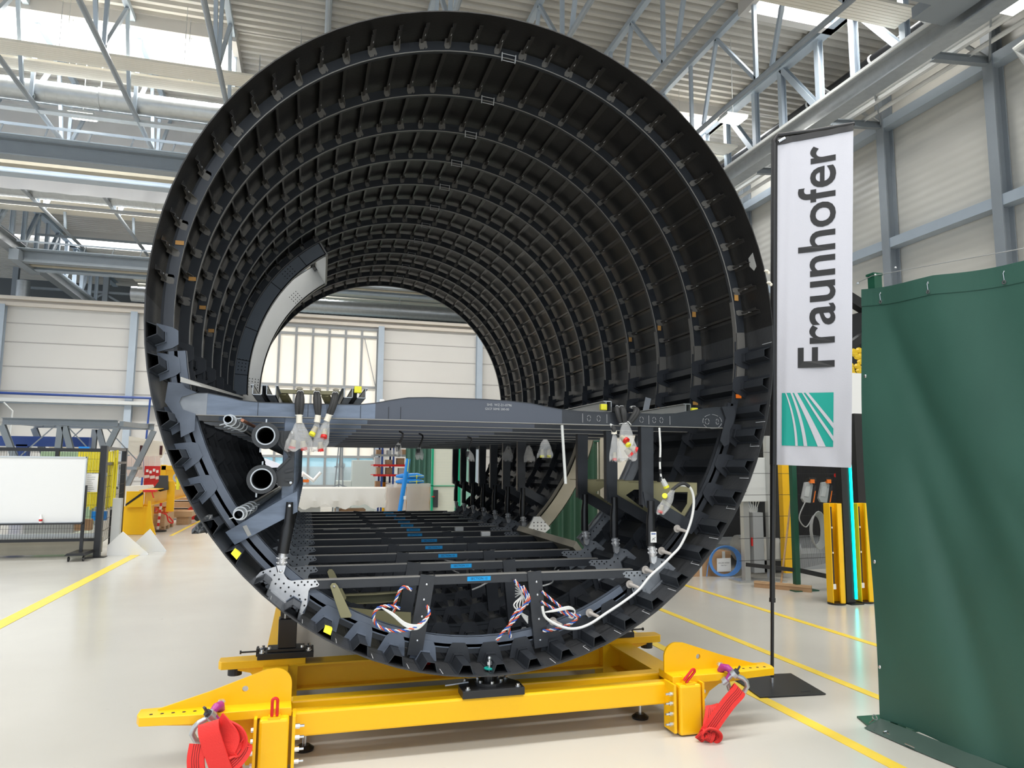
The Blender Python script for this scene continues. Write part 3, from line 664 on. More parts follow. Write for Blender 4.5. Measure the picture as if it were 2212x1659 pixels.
# writing and marks on the front beam
mk = MB(); yb = YF-.0325; T = lambda x, z: (lambda u, v: (x+u, yb, z+v))
mk.merge(text_mb('SH5  WZ-21-0796', .022, T(.09, 2.004))); mk.merge(text_mb('GSCF 50ME 200-00', .020, T(.075, 1.977)))
def ring2(cx, cz, rx, rz, n=16, w=.0018):
    for i in range(n):
        if i % 4 == 3: continue
        a, b_ = 2*PI*i/n, 2*PI*(i+1)/n; mk.bar((cx+rx*math.cos(a), yb, cz+rz*math.sin(a)), (cx+rx*math.cos(b_), yb, cz+rz*math.sin(b_)), w, w)
for cx, rx in ((.71, .012), (.78, .012), (1.095, .014), (1.19, .012), (1.245, .012), (1.60, .016), (1.68, .010)): ring2(cx, 1.935, rx, .02)
for x in (.665, .84, 1.15, 1.31): mk.bar((x, yb, 1.905), (x, yb, 1.965), .002, .002)
ring2(1.64, 1.935, .075, .05, 28)
obj('chalk_writing', mk, M['chalk'], F)
lm = MB()
for x in (-1.385, -1.10, -.99, -.79, -.62, -.545): lm.box((x, YF-.0335, 1.897), (x+.0025, YF-.0325, 1.972))
obj('scribe_lines', lm, M['hole'], F)
# beam end fittings: left dark plate and right bracket
obj('end_fitting', MB().prism([(-1.875, 2.075), (-1.80, 2.07), (-1.78, 2.045), (-1.72, 2.02), (-1.80, 1.99), (-1.81, 1.96), (-1.79, 1.92), (-1.72, 1.895), (-1.72, 1.80), (-1.79, 1.76), (-1.80, 1.84), (-1.885, 1.96)], YF-.05, YF-.042), M['panel_sheen'], F, label='end fitting of the front floor beam with painted blue-grey sheen, left')
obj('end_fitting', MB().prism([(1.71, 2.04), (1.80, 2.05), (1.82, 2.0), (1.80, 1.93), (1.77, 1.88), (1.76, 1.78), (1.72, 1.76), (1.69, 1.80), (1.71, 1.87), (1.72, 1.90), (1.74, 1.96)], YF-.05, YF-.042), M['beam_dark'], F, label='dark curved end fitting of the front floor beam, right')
obj('tray_angle', MB().add([(-1.80, 4.40, 2.10), (-1.70, 4.40, 2.062), (-1.50, 5.0, 2.05), (-1.60, 5.0, 2.08), (-1.80, 4.40, 2.07), (-1.68, 4.40, 2.045), (-1.50, 5.0, 2.04), (-1.60, 5.0, 2.06)], [(0, 1, 2, 3), (7, 6, 5, 4), (0, 4, 5, 1), (1, 5, 6, 2), (2, 6, 7, 3), (3, 7, 4, 0)]), M['grey_primer'], F, label='pale angle plate above the left beam end')

# ------------------------------------------------------------------ cargo floor beams, struts, brackets, rods
lx = [.085, .105, .140, .105, .150, .05, .10, .085, .075, .06, .02, .03]
lx = [.093, .02]
def cargo_beam(y, x1=1.02):
    return MB().box((-1.08, y-.016, .886), (x1, y-.012, .936), 0).box((-1.08, y-.018, .934), (x1, y+.03, .939), 1).box((-1.08, y-.018, .884), (x1, y+.03, .887), 0)
cb0 = obj('cargo_beam', cargo_beam(YF-.01), [M['beam_dark'], M['lip']], F)
cbs = [cb0]
for k in range(1, 12):
    if k in (3, 4): cbs.append(obj('cargo_beam', cargo_beam(YF-.01+DP*k, 1.15), [M['beam_dark'], M['lip']], F))
    else: cbs.append(part('cargo_beam', cb0, F, (0, DP*k, 0)))
LPX = [-.03, -.018, .0, -.008, .05, .0, .07, .08, .12, .14, .09, .12]
for k, cbo in enumerate(cbs):
    y = YF-.01+DP*k-.0175; x = LPX[k]
    # label centre: keep the photographed positions, converted to metres
    org = root(cbo); lb = MB().box((x-.075, y-.002, .899), (x+.075, y-.0012, .926), 0)
    lb.merge(text_mb('SECTION %d' % (12-k), .020, lambda u, v: (x+u, y-.0026, .9125+v), m=1))
    if cbo.location.length > .01:   # copied beams carry an offset of their own
        lb.move((0, -cbo.location.y, 0))
    me_o = obj('section_label', lb, [M['label_blue'], M['ink']], cbo, label='blue label reading SECTION %d' % (12-k))
def struts(y, right=True):
    out = {}
    out['cargo_strut_l'] = MB().bar((-.352, y-.03, .945), (-.425, y-.03, .475), .090, .012, upv=(0, 1, 0)).bar((-.352+.042, y-.012, .945), (-.425+.042, y-.012, .475), .004, .045, upv=(0, 1, 0)).bar((-.352-.042, y-.012, .945), (-.425-.042, y-.012, .475), .004, .045, upv=(0, 1, 0))
    out['cargo_strut_r'] = MB().bar((.330, y-.03, .945), (.381, y-.03, .475), .092, .012, upv=(0, 1, 0)).bar((.330+.044, y-.012, .945), (.381+.044, y-.012, .475), .004, .045, upv=(0, 1, 0)).bar((.330-.044, y-.012, .945), (.381-.044, y-.012, .475), .004, .045, upv=(0, 1, 0))
    return out
zs = {}
for nm, mb in struts(YF).items(): zs[nm] = obj('cargo_strut', mb, M['beam_dark'], F)
for k in range(1, 12):
    for nm in zs: part('cargo_strut', zs[nm], F, (0, DP*k, 0))
s = MB()
for x, z in ((-.36, .89), (-.385, .70), (-.41, .56), (-.375, .80), (.345, .88), (.352, .80), (.362, .65), (.372, .52)): s.ball((x, YF-.038, z), .007, 0, 8, 4, (1, .4, 1))
objs('strut_bolt', s, M['bolt'], F)
# left columns
def col_left(y):
    return MB().box((-1.232, y-.012, 1.34), (-1.162, y-.008, 1.892)).box((-1.232, y-.012, 1.34), (-1.228, y+.03, 1.892)).box((-1.166, y-.012, 1.34), (-1.162, y+.03, 1.892))
c0 = obj('support_column', col_left(YF), M['beam'], F, label='column under the left floor with painted blue-grey sheen')
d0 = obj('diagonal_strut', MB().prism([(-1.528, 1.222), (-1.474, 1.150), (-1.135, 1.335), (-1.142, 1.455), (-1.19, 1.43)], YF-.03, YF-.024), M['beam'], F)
RODL = lambda y: MB().tube([(-1.181, y, 1.392), (-1.182, y, 1.34), (-1.186, y, 1.27), (-1.190, y, 1.24), (-1.208, y, 1.10)], [.020, .022, .024, .034, .034], 14)
r0 = obj('strut_rod', RODL(YF-.05), M['black'], F, smooth=True)
LBK = [(-1.36, .957), (-1.327, .994), (-1.293, 1.007), (-1.243, 1.022), (-1.235, .991), (-1.225, .985), (-1.2, .984), (-1.19, .966), (-1.175, .946), (-1.153, .937), (-1.118, .94), (-1.017, .941), (-.995, .911), (-1.003, .9), (-1.046, .892), (-1.055, .875), (-1.061, .794), (-1.094, .737), (-1.111, .749), (-1.112, .785), (-1.139, .81), (-1.178, .797), (-1.185, .809), (-1.274, .878), (-1.283, .884), (-1.28, .926), (-1.3, .955), (-1.348, .947)]
HOL = [(-1.311, .99), (-1.274, .996), (-1.249, .973), (-1.286, .967), (-1.265, .946), (-1.223, .949), (-1.241, .924), (-1.195, .924), (-1.212, .9), (-1.167, .901), (-1.185, .877), (-1.136, .877), (-1.153, .852), (-1.107, .855), (-1.122, .828), (-1.102, .832), (-1.071, .828), (-1.099, .811), (-1.075, .794), (-1.135, .926), (-1.115, .911), (-1.096, .929), (-1.079, .911), (-1.061, .928), (-1.039, .911), (-1.021, .928), (-1.008, .911)]
def lbk(y):
    mb = MB().prism(LBK, y-.03, y-.024)
    for a, b in (((-1.348, .947), (-1.3, .955)), ((-1.3, .955), (-1.28, .926)), ((-1.28, .926), (-1.283, .884)), ((-1.274, .878), (-1.185, .809)), ((-1.178, .797), (-1.139, .81)), ((-1.139, .81), (-1.112, .785)), ((-1.112, .785), (-1.094, .745))):
        mb.bar((a[0], y-.045, a[1]), (b[0], y-.045, b[1]), .03, .012, upv=(0, 1, 0))
    mb.prism([(-1.239, 1.033), (-1.187, 1.031), (-1.193, 1.003), (-1.199, .985), (-1.225, .986)], y-.07, y-.03)
    return mb
def fitl(y):
    mb = MB().tube([(-1.208, y, 1.105), (-1.209, y, 1.085), (-1.212, y, 1.045), (-1.212, y, 1.03)], [.024, .022, .027, .02], 12)
    for i in range(8):
        a = i*PI/4
        for z in (1.045, 1.072): mb.ball((-1.212+.027*math.cos(a), y+.027*math.sin(a), z), .006, 0, 6, 4)
    return mb
def holes(pts, y):
    mb = MB()
    for x, z in pts: mb.tube([(x, y-.0325, z), (x, y-.029, z)], .0055, 8)
    return mb
b0 = obj('corner_bracket', lbk(YF).merge(holes(HOL, YF), 1), [M['titan'], M['hole']], F, label='bright machined corner bracket at the lower left, first frame')
f0 = obj('rod_fitting', fitl(YF-.05), M['titan'], F, smooth=True)
bk = obj('corner_bracket', lbk(YF).merge(holes(HOL, YF), 1), [M['titan_dark'], M['hole']], F); bk.location.y = DP
for k in range(1, 12):
    part('support_column', c0, F, (0, DP*k, 0)); part('diagonal_strut', d0, F, (0, DP*k, 0)); part('strut_rod', r0, F, (0, DP*k, 0)); part('rod_fitting', f0, F, (0, DP*k, 0))
    if k > 1: part('corner_bracket', bk, F, (0, DP*k, 0))
objs('pivot_bolt', MB().ball((-1.181, YF-.075, 1.372), .010, 0, 8, 4, (1, .5, 1)).ball((-1.213, YF-.13, 1.008), .010, 0, 8, 4, (1, .5, 1)), M['bolt'], F)
obj('strap_patch', MB().prism([(-1.437, 1.255), (-1.415, 1.262), (-1.385, 1.205), (-1.405, 1.195)], YF-.034, YF-.031), M['grey_primer'], F)
# right columns (missing inside the cargo door)
c1 = obj('support_column', MB().prism([(1.092, 1.892), (1.185, 1.892), (1.178, 1.40), (1.10, 1.345)], YF-.03, YF-.024).box((1.092, YF-.028, 1.36), (1.097, YF+.02, 1.892)), M['beam_dark'], F)
d1 = obj('diagonal_strut', MB().prism([(1.099, 1.447), (1.515, 1.222), (1.455, 1.160), (1.115, 1.345)], YF-.038, YF-.032), M['beam_dark'], F)
r1 = obj('strut_rod', MB().tube([(1.147, YF-.05, 1.388), (1.148, YF-.05, 1.32), (1.143, YF-.05, 1.25), (1.143, YF-.05, 1.09)], [.024, .024, .030, .030], 14), M['black'], F, smooth=True)
fm1 = MB().tube([(1.144, YF-.05, 1.095), (1.15, YF-.05, 1.08), (1.154, YF-.05, 1.045), (1.157, YF-.05, 1.02)], [.026, .022, .03, .022], 12).prism([(1.135, 1.022), (1.181, 1.022), (1.176, .985), (1.16, .97), (1.142, .98)], YF-.06, YF-.035)
for i in range(8):
    a = i*PI/4
    for z in (1.045, 1.07): fm1.ball((1.153+.029*math.cos(a), YF-.05+.029*math.sin(a), z), .006, 0, 6, 4)
f1 = obj('rod_fitting', fm1, M['titan'], F, smooth=True)
RBK = [(.946, .913), (.967, .926), (1.115, .926), (1.143, .944), (1.15, .972), (1.151, 1.018), (1.2, 1.02), (1.2, 1.008), (1.253, .997), (1.333, .935), (1.319, .926), (1.269, .94), (1.251, .919), (1.254, .866), (1.24, .86), (1.147, .78), (1.102, .797), (1.078, .776), (1.067, .725), (1.039, .72), (1.012, .807), (1.007, .856), (.997, .878), (.956, .888)]
RH = [(.972, .915), (.956, .899), (.99, .898), (1.009, .914), (1.028, .897), (1.049, .914), (1.068, .897), (1.087, .91), (1.149, .908), (1.119, .884), (1.088, .861), (1.178, .932), (1.231, .98), (1.022, .811)]
rb = MB().prism(RBK, YF-.03, YF-.024)
for a, b in (((1.319, .926), (1.269, .94)), ((1.269, .94), (1.251, .919)), ((1.251, .919), (1.254, .866)), ((1.24, .86), (1.147, .78)), ((1.147, .78), (1.102, .797)), ((1.102, .797), (1.078, .776)), ((1.078, .776), (1.067, .725))): rb.bar((a[0], YF-.045, a[1]), (b[0], YF-.045, b[1]), .03, .008, upv=(0, 1, 0))
b1 = obj('corner_bracket', rb.merge(holes(RH, YF), 1), [M['titan_dark'], M['hole']], F)
for k in range(1, 12):
    if k in (3, 4): continue
    part('support_column', c1, F, (0, DP*k, 0)); part('diagonal_strut', d1, F, (0, DP*k, 0)); part('strut_rod', r1, F, (0, DP*k, 0)); part('rod_fitting', f1, F, (0, DP*k, 0))
    part('corner_bracket', b1, F, (0, DP*k, 0))
rl = MB().box((1.125, YF-.085, 1.115), (1.167, YF-.082, 1.185), 0); rl.box((1.130, YF-.0856, 1.168), (1.162, YF-.085, 1.175), 1); rl.bar((1.132, YF-.086, 1.13), (1.160, YF-.086, 1.15), .002, .002, m=2).bar((1.138, YF-.086, 1.145), (1.155, YF-.086, 1.13), .002, .002, m=2)
obj('rod_label', rl, [M['white'], M['blue'], M['ink']], F, label='white sticker on the front right rod')
# olive bracket plates at right between the columns
def oliveplate(y):
    mb = MB()
    # plate with a triangular cut-out made of bands
    A = [(1.13, 1.505), (1.535, 1.505), (1.531, 1.401), (1.455, 1.235), (1.13, 1.45)]; B = [(1.34, 1.443), (1.462, 1.443), (1.455, 1.363), (1.41, 1.30), (1.27, 1.40)]
    n_ = 5; vs = [(a[0], y, a[1]) for a in A]+[(b_[0], y, b_[1]) for b_ in B]+[(a[0], y+.005, a[1]) for a in A]+[(b_[0], y+.005, b_[1]) for b_ in B]
    fs = []
    for i in range(n_):
        j = (i+1) % n_; fs += [(i, j, 5+j, 5+i), (10+i, 15+i, 15+j, 10+j), (i, 10+i, 10+j, j), (5+i, 5+j, 15+j, 15+i)]
    return mb.add(vs, fs).box((1.13, y, 1.503), (1.535, y+.25, 1.508))
o1 = obj('support_bracket', oliveplate(YF+.012), M['olive'], F, label='olive green bracket plate with cut-out under the right floor'); part('support_bracket', o1, F, (0, DP, 0)); part('support_bracket', o1, F, (0, 2*DP, 0))
# duct panel with ribs at the left, front
dp = MB().prism([(-1.262, 1.805), (-1.17, 1.812), (-1.164, 1.504), (-1.183, 1.484), (-1.255, 1.484), (-1.265, 1.572), (-1.19, 1.655), (-1.259, 1.723)], YF-.062, YF-.056)
for a, b in (((-1.24, 1.80), (-1.24, 1.74)), ((-1.24, 1.74), (-1.19, 1.655)), ((-1.19, 1.655), (-1.26, 1.58)), ((-1.21, 1.52), (-1.17, 1.52)), ((-1.215, 1.57), (-1.17, 1.58)), ((-1.20, 1.80), (-1.20, 1.75))): dp.bar((a[0], YF-.068, a[1]), (b[0], YF-.068, b[1]), .014, .005, upv=(0, 1, 0))
for x, z in ((-1.185, 1.80), (-1.18, 1.505)): dp.ball((x, YF-.066, z), .010, 1, 8, 4, (1, .5, 1))
obj('duct_carrier', dp, [M['duct_grey'], M['bolt']], F)
for (x, z, ro, ri) in ((-1.328, 1.775, .076, .047), (-1.338, 1.526, .082, .055)):
    d = obj('air_duct_pipe', MB().pipe((x, 4.40, z), (x, 11, z), ro*.78, ri*.95, 28, 0, 1).pipe((x, 4.37, z), (x, 4.44, z), ro, ri, 32, 0, 1), [M['duct_grey'], M['blackmat']], F, smooth=True, label='wide dark air duct under the left floor')
    obj('clamp', MB().pipe((x, 4.368, z), (x, 4.374, z), ri+.007, ri, 28).box((x-.004, 4.39, z+ro), (x+.004, 4.41, z+ro+.02)).box((x-.03, 4.39, z-ro-.02), (x-.022, 4.41, z-ro+.004)), M['galv'], d)
for (x, z, ro) in ((-1.531, 1.862, .026), (-1.45, 1.33, .03)):
    d = obj('small_pipe', MB().pipe((x, 4.34, z), (x+.04, 11, z-.02), ro, ro*.75, 20, 0, 1), [M['galv'], M['blackmat']], F, smooth=True)
    cl = MB()
    for k in range(4):
        y = 4.46+.22*k; cl.pipe((x+.004*k, y, z), (x+.004*k, y+.02, z), ro+.010, ro+.002, 20).bar((x-ro-.03, y+.01, z-ro*.7-.01), (x-ro*.7, y+.01, z-ro*.6), .02, .005).bar((x+ro*.7, y+.01, z+ro*.3), (x+ro+.035, y+.01, z+ro*.6), .02, .005)
    obj('pipe_clamps', cl, M['alu'], d)
obj('copper_pipe', MB().tube([(-1.46, 4.4, 1.862), (-1.40, 4.9, 1.84), (-1.38, 6, 1.83)], .010, 8), M['copper'], F)
# seat track profiles on the floor, olive cross bars
def track(x, y0, y1, z, m, lab, side=1):
    mb = MB().box((x-.028, y0, z), (x+.028, y1, z+.004)).box((x-.028, y0, z), (x-.024, y1, z+.06)).box((x+.024, y0, z), (x+.028, y1, z+.06)).box((x-.04, y0, z+.058), (x-.02, y1, z+.063)).box((x+.02, y0, z+.058), (x+.04, y1, z+.063))
    return obj('seat_track', mb, m, F, label=lab)
for x in (-1.40, -1.32): track(x, 4.60, 7.6, 2.03, M['galv'], 'grey seat track, left of the cable bundles')
for x in (-.86, -.78): track(x, 4.60, 7.6, 2.03, M['galv'], 'grey seat track with a yellow cap, right of the cable bundles')
for x, y0 in ((.885, 4.60), (1.50, 4.60)): 
    mb = MB().box((x-.02, y0, 2.062), (x+.04, 6.2, 2.067)).box((x-.002, y0, 1.995), (x+.002, 6.2, 2.065)).box((x-.002, y0, 1.992), (x+.04, 6.2, 1.996)).box((x+.036, y0, 1.995), (x+.04, 6.2, 2.065))
    obj('seat_track', mb, M['alu'], F, label='light metal rail lying on the right half of the floor')
for x, z in ((.86, 2.0), (1.56, 1.995), (-.80, 2.06)): obj('end_cap', MB().box((x-.026, 4.57, z), (x+.020, 4.60, z+.042)), M['yellowsoft'], F, bevel=.004, label='yellow foam cap')
for y in (5.1, 6.3): obj('cross_member', MB().box((-1.30, y, 2.095), (-.88, y+.05, 2.12)), M['olive'], F, label='olive cross member joining the left seat tracks')
for x in (-1.24, -.96): obj('cross_member_leg', MB().bar((x-.03, 5.12, 2.095), (x+.03, 5.3, 2.0), .05, .03), M['olive'], F)
for x in (-1.16, -1.04, -.92): obj('cable_clamp', MB().ball((x, 5.08, 2.125), .022, 0, 10, 5, (1, .6, .6)), M['cream_primer'], F)
# ramp fittings at right behind the beam
obj('shear_plate', MB().prism([(1.05, 1.985), (1.20, 1.985), (1.18, 2.02), (1.14, 2.03), (1.13, 2.12), (1.09, 2.12), (1.08, 2.03)], 5.35, 5.36), M['grey'], F)
obj('riveted_strip', MB().bar((1.53, 5.35, 1.97), (1.58, 5.35, 2.18), .05, .006, upv=(0, 1, 0)), M['titan_dark'], F)
obj('white_tube', MB().tube([(.52, YF-.03, 1.885), (.545, YF-.03, 1.5)], .010, 8), M['ltgrey'], F, label='thin pale tube hanging from the front beam')
# loose olive stiffeners lying in the bilge at the left
ol = thing('olive_stiffener_set', (-.7, 4.8, .6), 'olive green metal stiffeners fixed in the lower left hold', 'stiffener')
obj('link_arm', MB().prism([(-.935, .905), (-.925, .922), (-.905, .922), (-.890, .905), (-.805, .735), (-.81, .722), (-.868, .722), (-.875, .74)], 4.44, 4.452), M['olive'], ol, bevel=.002)
obj('link_arm', MB().prism([(-.935, .905), (-.925, .922), (-.905, .922), (-.890, .905), (-.805, .735), (-.81, .722), (-.868, .722), (-.875, .74)], 5.04, 5.052), M['olive'], ol)
obj('link_bolt', MB().ball((-.912, 4.437, .905), .008, 0, 8, 4), M['bolt'], ol)
pl = [(-1.02, .735), (-.81, .722), (-.6, .722), (-.334, .731)]; pb = [(-.332, .655), (-.6, .645), (-.81, .648), (-1.02, .662)]
obj('channel', MB().prism(pl+pb, 5.28, 5.29).prism([(a, z) for a, z in pl]+[(a, z-.008) for a, z in reversed(pl)], 5.22, 5.29), M['olive'], ol)
obj('channel', MB().prism([(-.853, .690), (-.62, .655), (-.381, .630), (-.378, .54), (-.52, .535), (-.66, .585), (-.852, .655)], 4.98, 4.99), M['olive'], ol)
# ================================================================== YELLOW STAND
SD = thing('assembly_stand', (0, 4.3, 0), 'yellow steel assembly stand under the fuselage with triangular lifting wings', 'stand')
Y_ = M['yellow']
# front twin cross beams
obj('cross_beam', MB().box((-1.13, 4.215, .155), (1.17, 4.30, .285)), Y_, SD, bevel=.012)
obj('cross_beam', MB().box((-1.13, 4.42, .155), (1.17, 4.52, .285)), Y_, SD, bevel=.012)
obj('rear_beam', MB().ibeam((-1.15, 5.28, .20), (1.15, 5.28, .20), .16, .17, .012), Y_, SD)
for s in (-1, 1):
    x = 1.24*s
    obj('side_beam', MB().ibeam((x, 4.30, .20), (x, 11.2, .20), .16, .17, .012), Y_, SD)
    # lifting wing: flat arm, upright gusset with eye, deep web below, capped post
    X = lambda v: s*v
    # in the plane y = const; outer tip at 1.86
    w = .035
    obj('arm_plate', MB().prism([(X(1.12), 4.155), (X(1.62), 4.155), (X(1.86), 4.18), (X(1.88), 4.23), (X(1.88), 4.32), (X(1.13), 4.36)], .286, .332, 'z'), Y_, SD, bevel=.004)
    n = 10; arc = [(X(1.125+.085-.085*math.cos(a)), .42+.087*math.sin(a)) for a in [PI/2*i/n for i in range(n+1)]]
    gp = [(X(1.13), .31)]+arc+[(X(1.30), .485), (X(1.76), .315), (X(1.76), .31)]
    # gusset with a real round eye: two halves around the hole
    cx, cz, rh = 1.365, .41, .016
    lo = [(X(1.13), .31), (X(1.76), .31), (X(1.76), .318)]
    top = arc+[(X(1.30), .485)]
    hole = [(X(cx+rh*math.cos(a)), cz+rh*math.sin(a)) for a in [PI*i/8 for i in range(17)]]
    uppr = [(X(1.125), cz)]+[p for p in arc]+[(X(1.26), .502), (X(1.535), cz)]+hole[:9]
    lowr = [(X(1.535), cz), (X(1.79), .338), (X(1.79), .33), (X(1.125), .33), (X(1.125), cz)]+list(reversed([(X(cx+rh*math.cos(a)), cz+rh*math.sin(a)) for a in [PI+PI*i/8 for i in range(9)]]))[::-1]
    obj('gusset', MB().prism(uppr, 4.27, 4.285).prism(lowr, 4.27, 4.285), Y_, SD)
    wb = [(X(1.12), .287), (X(1.12), .03), (X(1.345), .03), (X(1.362), .09), (X(1.382), .15), (X(1.42), .205), (X(1.49), .245), (X(1.74), .265), (X(1.78), .287)]
    obj('web_plate', MB().prism(wb, 4.235, 4.25), Y_, SD)
    obj('post', MB().box((X(1.098), 4.10, .02), (X(1.114), 4.235, .30)).box((X(1.290), 4.10, .03), (X(1.305), 4.235, .30)).box((X(1.114), 4.19, .03), (X(1.290), 4.2, .30)), Y_, SD)
    cap = MB().box((X(1.130), 4.085, .006), (X(1.278), 4.16, .298)); obj('post_cap', cap, Y_, SD, bevel=.014)
    obj('locking_boss', MB().tube([(X(1.20), 4.13, .318), (X(1.20), 4.19, .318)], .022, 12).box((X(1.175), 4.09, .29), (X(1.235), 4.15, .306)), Y_, SD)
    pts = []
    for i in range(13):
        a = PI*i/12; pts.append((X(1.205+.013*math.cos(a)), 4.105, .385+.013*math.sin(a)))
    pts = [(pts[0][0], 4.105, .31)]+pts+[(pts[-1][0], 4.105, .31)]
    if s > 0: pts = [(1.175+(p[2]-.31)*.75+(p[0]-1.205)*.6, p[1], .315+(p[2]-.31)*.75-(p[0]-1.205)*.6) for p in pts]
    obj('red_pin_handle', MB().tube(pts, .008, 8), M['redpaint'], SD, smooth=True, label='red pin handle')
    bo = MB()
    for z in (.245, .19, .13, .07):
        for x0, x1 in ((1.098, 1.075), (1.305, 1.318)): bo.tube([(X(x0), 4.12, z), (X(x1), 4.12, z)], [.013, .013], 6).tube([(X(x0), 4.12, z), (X(2*x1-x0 if x0 < 1.2 else x1), 4.12, z)], .007, 8)
    objs('bolt', bo, M['bolt'], SD)
    for i in range(7): 
        x = 1.50+.052*i
        if i != 1: obj('arm_hole', MB().tube([(X(x), 4.215, .331), (X(x), 4.215, .3332)], .009, 10), M['hole'], SD)
    obj('levelling_foot', MB().tube([(X(1.045), 4.46, .03), (X(1.045), 4.46, .16)], .012, 10, 1).tube([(X(1.045), 4.46, 0), (X(1.045), 4.46, .012), (X(1.045), 4.46, .03)], [.052, .055, .03], 20), [M['black'], M['bolt']], SD, smooth=True)
    # rear outriggers with slide blocks
    obj('outrigger', MB().prism([(X(1.05), 5.21), (X(1.58), 5.21), (X(1.60), 5.24), (X(1.60), 5.34), (X(1.05), 5.38)], .275, .325, 'z'), Y_, SD, bevel=.004)
    obj('outrigger_web', MB().prism([(X(1.17), .28), (X(1.17), .06), (X(1.30), .06), (X(1.34), .17), (X(1.40), .24), (X(1.55), .275)], 5.24, 5.26), Y_, SD)
    obj('side_post', MB().box((X(1.10), 5.20, .01), (X(1.28), 5.36, .28)), Y_, SD)
    obj('rubber_pad', MB().tube([(X(1.50), 5.28, .225), (X(1.50), 5.28, .275)], .045, 16), M['rubber'], SD)
    sb = obj('slide_block', MB().box((X(1.0), 5.20, .325), (X(1.36), 5.38, .365)).box((X(1.06), 5.22, .365), (X(1.30), 5.36, .385)), M['black'], SD, bevel=.003)
    b2 = MB()
    for dx in (1.03, 1.33):
        for dy in (5.225, 5.345): b2.tube([(X(dx), dy, .365), (X(dx), dy, .372)], .02, 10).tube([(X(dx), dy, .372), (X(dx), dy, .386)], .011, 6)
    for dx in (1.075, 1.285): b2.tube([(X(dx), 5.235, .385), (X(dx), 5.235, .40)], .011, 6)
    objs('slide_bolt', b2, M['bolt'], sb); obj('adjusting_screw', MB().tube([(X(1.36), 5.28, .365), (X(1.47), 5.28, .365)], .006, 6).tube([(X(1.465), 5.28, .365), (X(1.475), 5.28, .365)], .012, 8).box((X(1.355), 5.24, .34), (X(1.37), 5.32, .39)), M['black'], sb)
    tp = .80 if s < 0 else .80
    obj('support_column', MB().box((X(1.115), 5.235, .385), (X(1.235), 5.345, .575)).box((X(1.125), 5.245, .575), (X(1.225), 5.335, .77)), M['black'], SD, bevel=.004)
    sc = MB().box((X(1.19), 5.2325, .58), (X(1.20), 5.2435, .66)); obj('scale_strip', sc, M['ltgrey'], SD)
# centre jack
ct = obj('jack_plate', MB().prism([(-.185, 4.20), (.185, 4.20), (.185, 4.33), (.12, 4.44), (-.13, 4.44), (-.185, 4.33)], .285, .328, 'z'), M['black'], SD, bevel=.003)
obj('jack_flange', MB().tube([(0, 4.32, .328), (0, 4.32, .345)], .085, 24).tube([(0, 4.32, .345), (0, 4.32, .385)], .03, 20).tube([(0, 4.32, .385), (0, 4.32, .393)], .036, 20, 1), [M['black'], M['bolt']], ct)
b2 = MB()
for i in range(6): a = PI/6+i*PI/3; b2.tube([(.072*math.cos(a), 4.32+.072*math.sin(a), .345), (.072*math.cos(a), 4.32+.072*math.sin(a), .358)], .010, 6)
for x, y in ((-.15, 4.225), (.15, 4.225), (-.13, 4.40), (.12, 4.40)): b2.tube([(x, y, .328), (x, y, .332)], .016, 10).tube([(x, y, .332), (x, y, .344)], .009, 6)
objs('jack_bolt', b2, M['bolt'], ct); obj('jack_screw', MB().tube([(-.26, 4.35, .325), (-.12, 4.35, .335)], .006, 8), M['galv'], ct)
pin = thing('jack_pin', (0, 4.32, .40), 'bolt with green washer through the fuselage skin above the centre jack', 'bolt')
obj('pin', MB().tube([(0, 4.32, .385), (0, 4.32, .47)], .009, 10).tube([(0, 4.32, .435), (0, 4.32, .452)], .016, 6).ball((0, 4.32, .472), .012, 0, 8, 5), M['bolt'], pin, smooth=True)
obj('washer', MB().tube([(0, 4.32, .412), (0, 4.32, .418)], .032, 20), M['teal'], pin, label='green washer')

# ------------------------------------------------------------------ shackles and slings
def shackle(s, yc, lab):
    t = thing('shackle', (1.49*s, yc, .3), lab, 'shackle', 'steel shackles on the stand wings')
    x0 = 1.475*s
    obj('swivel_eye', MB().tube([(x0, yc+.035, .335), (x0+.004*s, yc+.01, .362), (x0+.018*s, yc-.02, .366), (x0+.034*s, yc-.04, .35)], [.020, .024, .022, .018], 12).tube([(x0+.034*s, yc-.04, .36), (x0+.025*s, yc-.04, .335), (x0+.005*s, yc-.035, .30), (x0-.004*s, yc-.03, .275)], [.018, .014, .014, .018], 12), M['magenta'], t, smooth=True, label='magenta swivel eye')
    obj('swivel_bolt', MB().tube([(x0, yc+.035, .332), (x0, yc+.035, .385)], .017, 6).tube([(x0, yc+.035, .372), (x0, yc+.035, .376)], .022, 12), M['bolt'], t)
    c = Vector((x0+.018*s, yc-.045, .315)); pts = []
    e2 = Vector((-.55*s, .35, -.62)).normalized(); d = Vector((.72*s, -.15, -.70)); d = (d-e2*d.dot(e2)).normalized(); e2 = -e2
    for a, b in [(-.036, -.004), (-.040, .025), (-.054, .055), (-.056, .085), (-.040, .112), (0, .125), (.040, .112), (.056, .085), (.054, .055), (.040, .025), (.036, -.004)]: pts.append(c + e2*a + d*b)
    obj('bow', MB().tube(pts, .0145, 12), M['galv'], t, smooth=True)
    pm = MB().tube([c-e2*.062, c+e2*.062], .012, 12)
    for sg in (-1, 1): pm.tube([c+e2*(.022*sg), c+e2*(.05*sg)], .027, 16)
    obj('pin', pm, M['galv'], t, smooth=True)
    obj('pin_key', MB().tube([c+e2*.05, c+e2*.066], .020, 6).bar(c+e2*.06, c+e2*.085+Vector((0, 0, .014)), .022, .010), M['duct_grey'], t)
    return c + d*.108
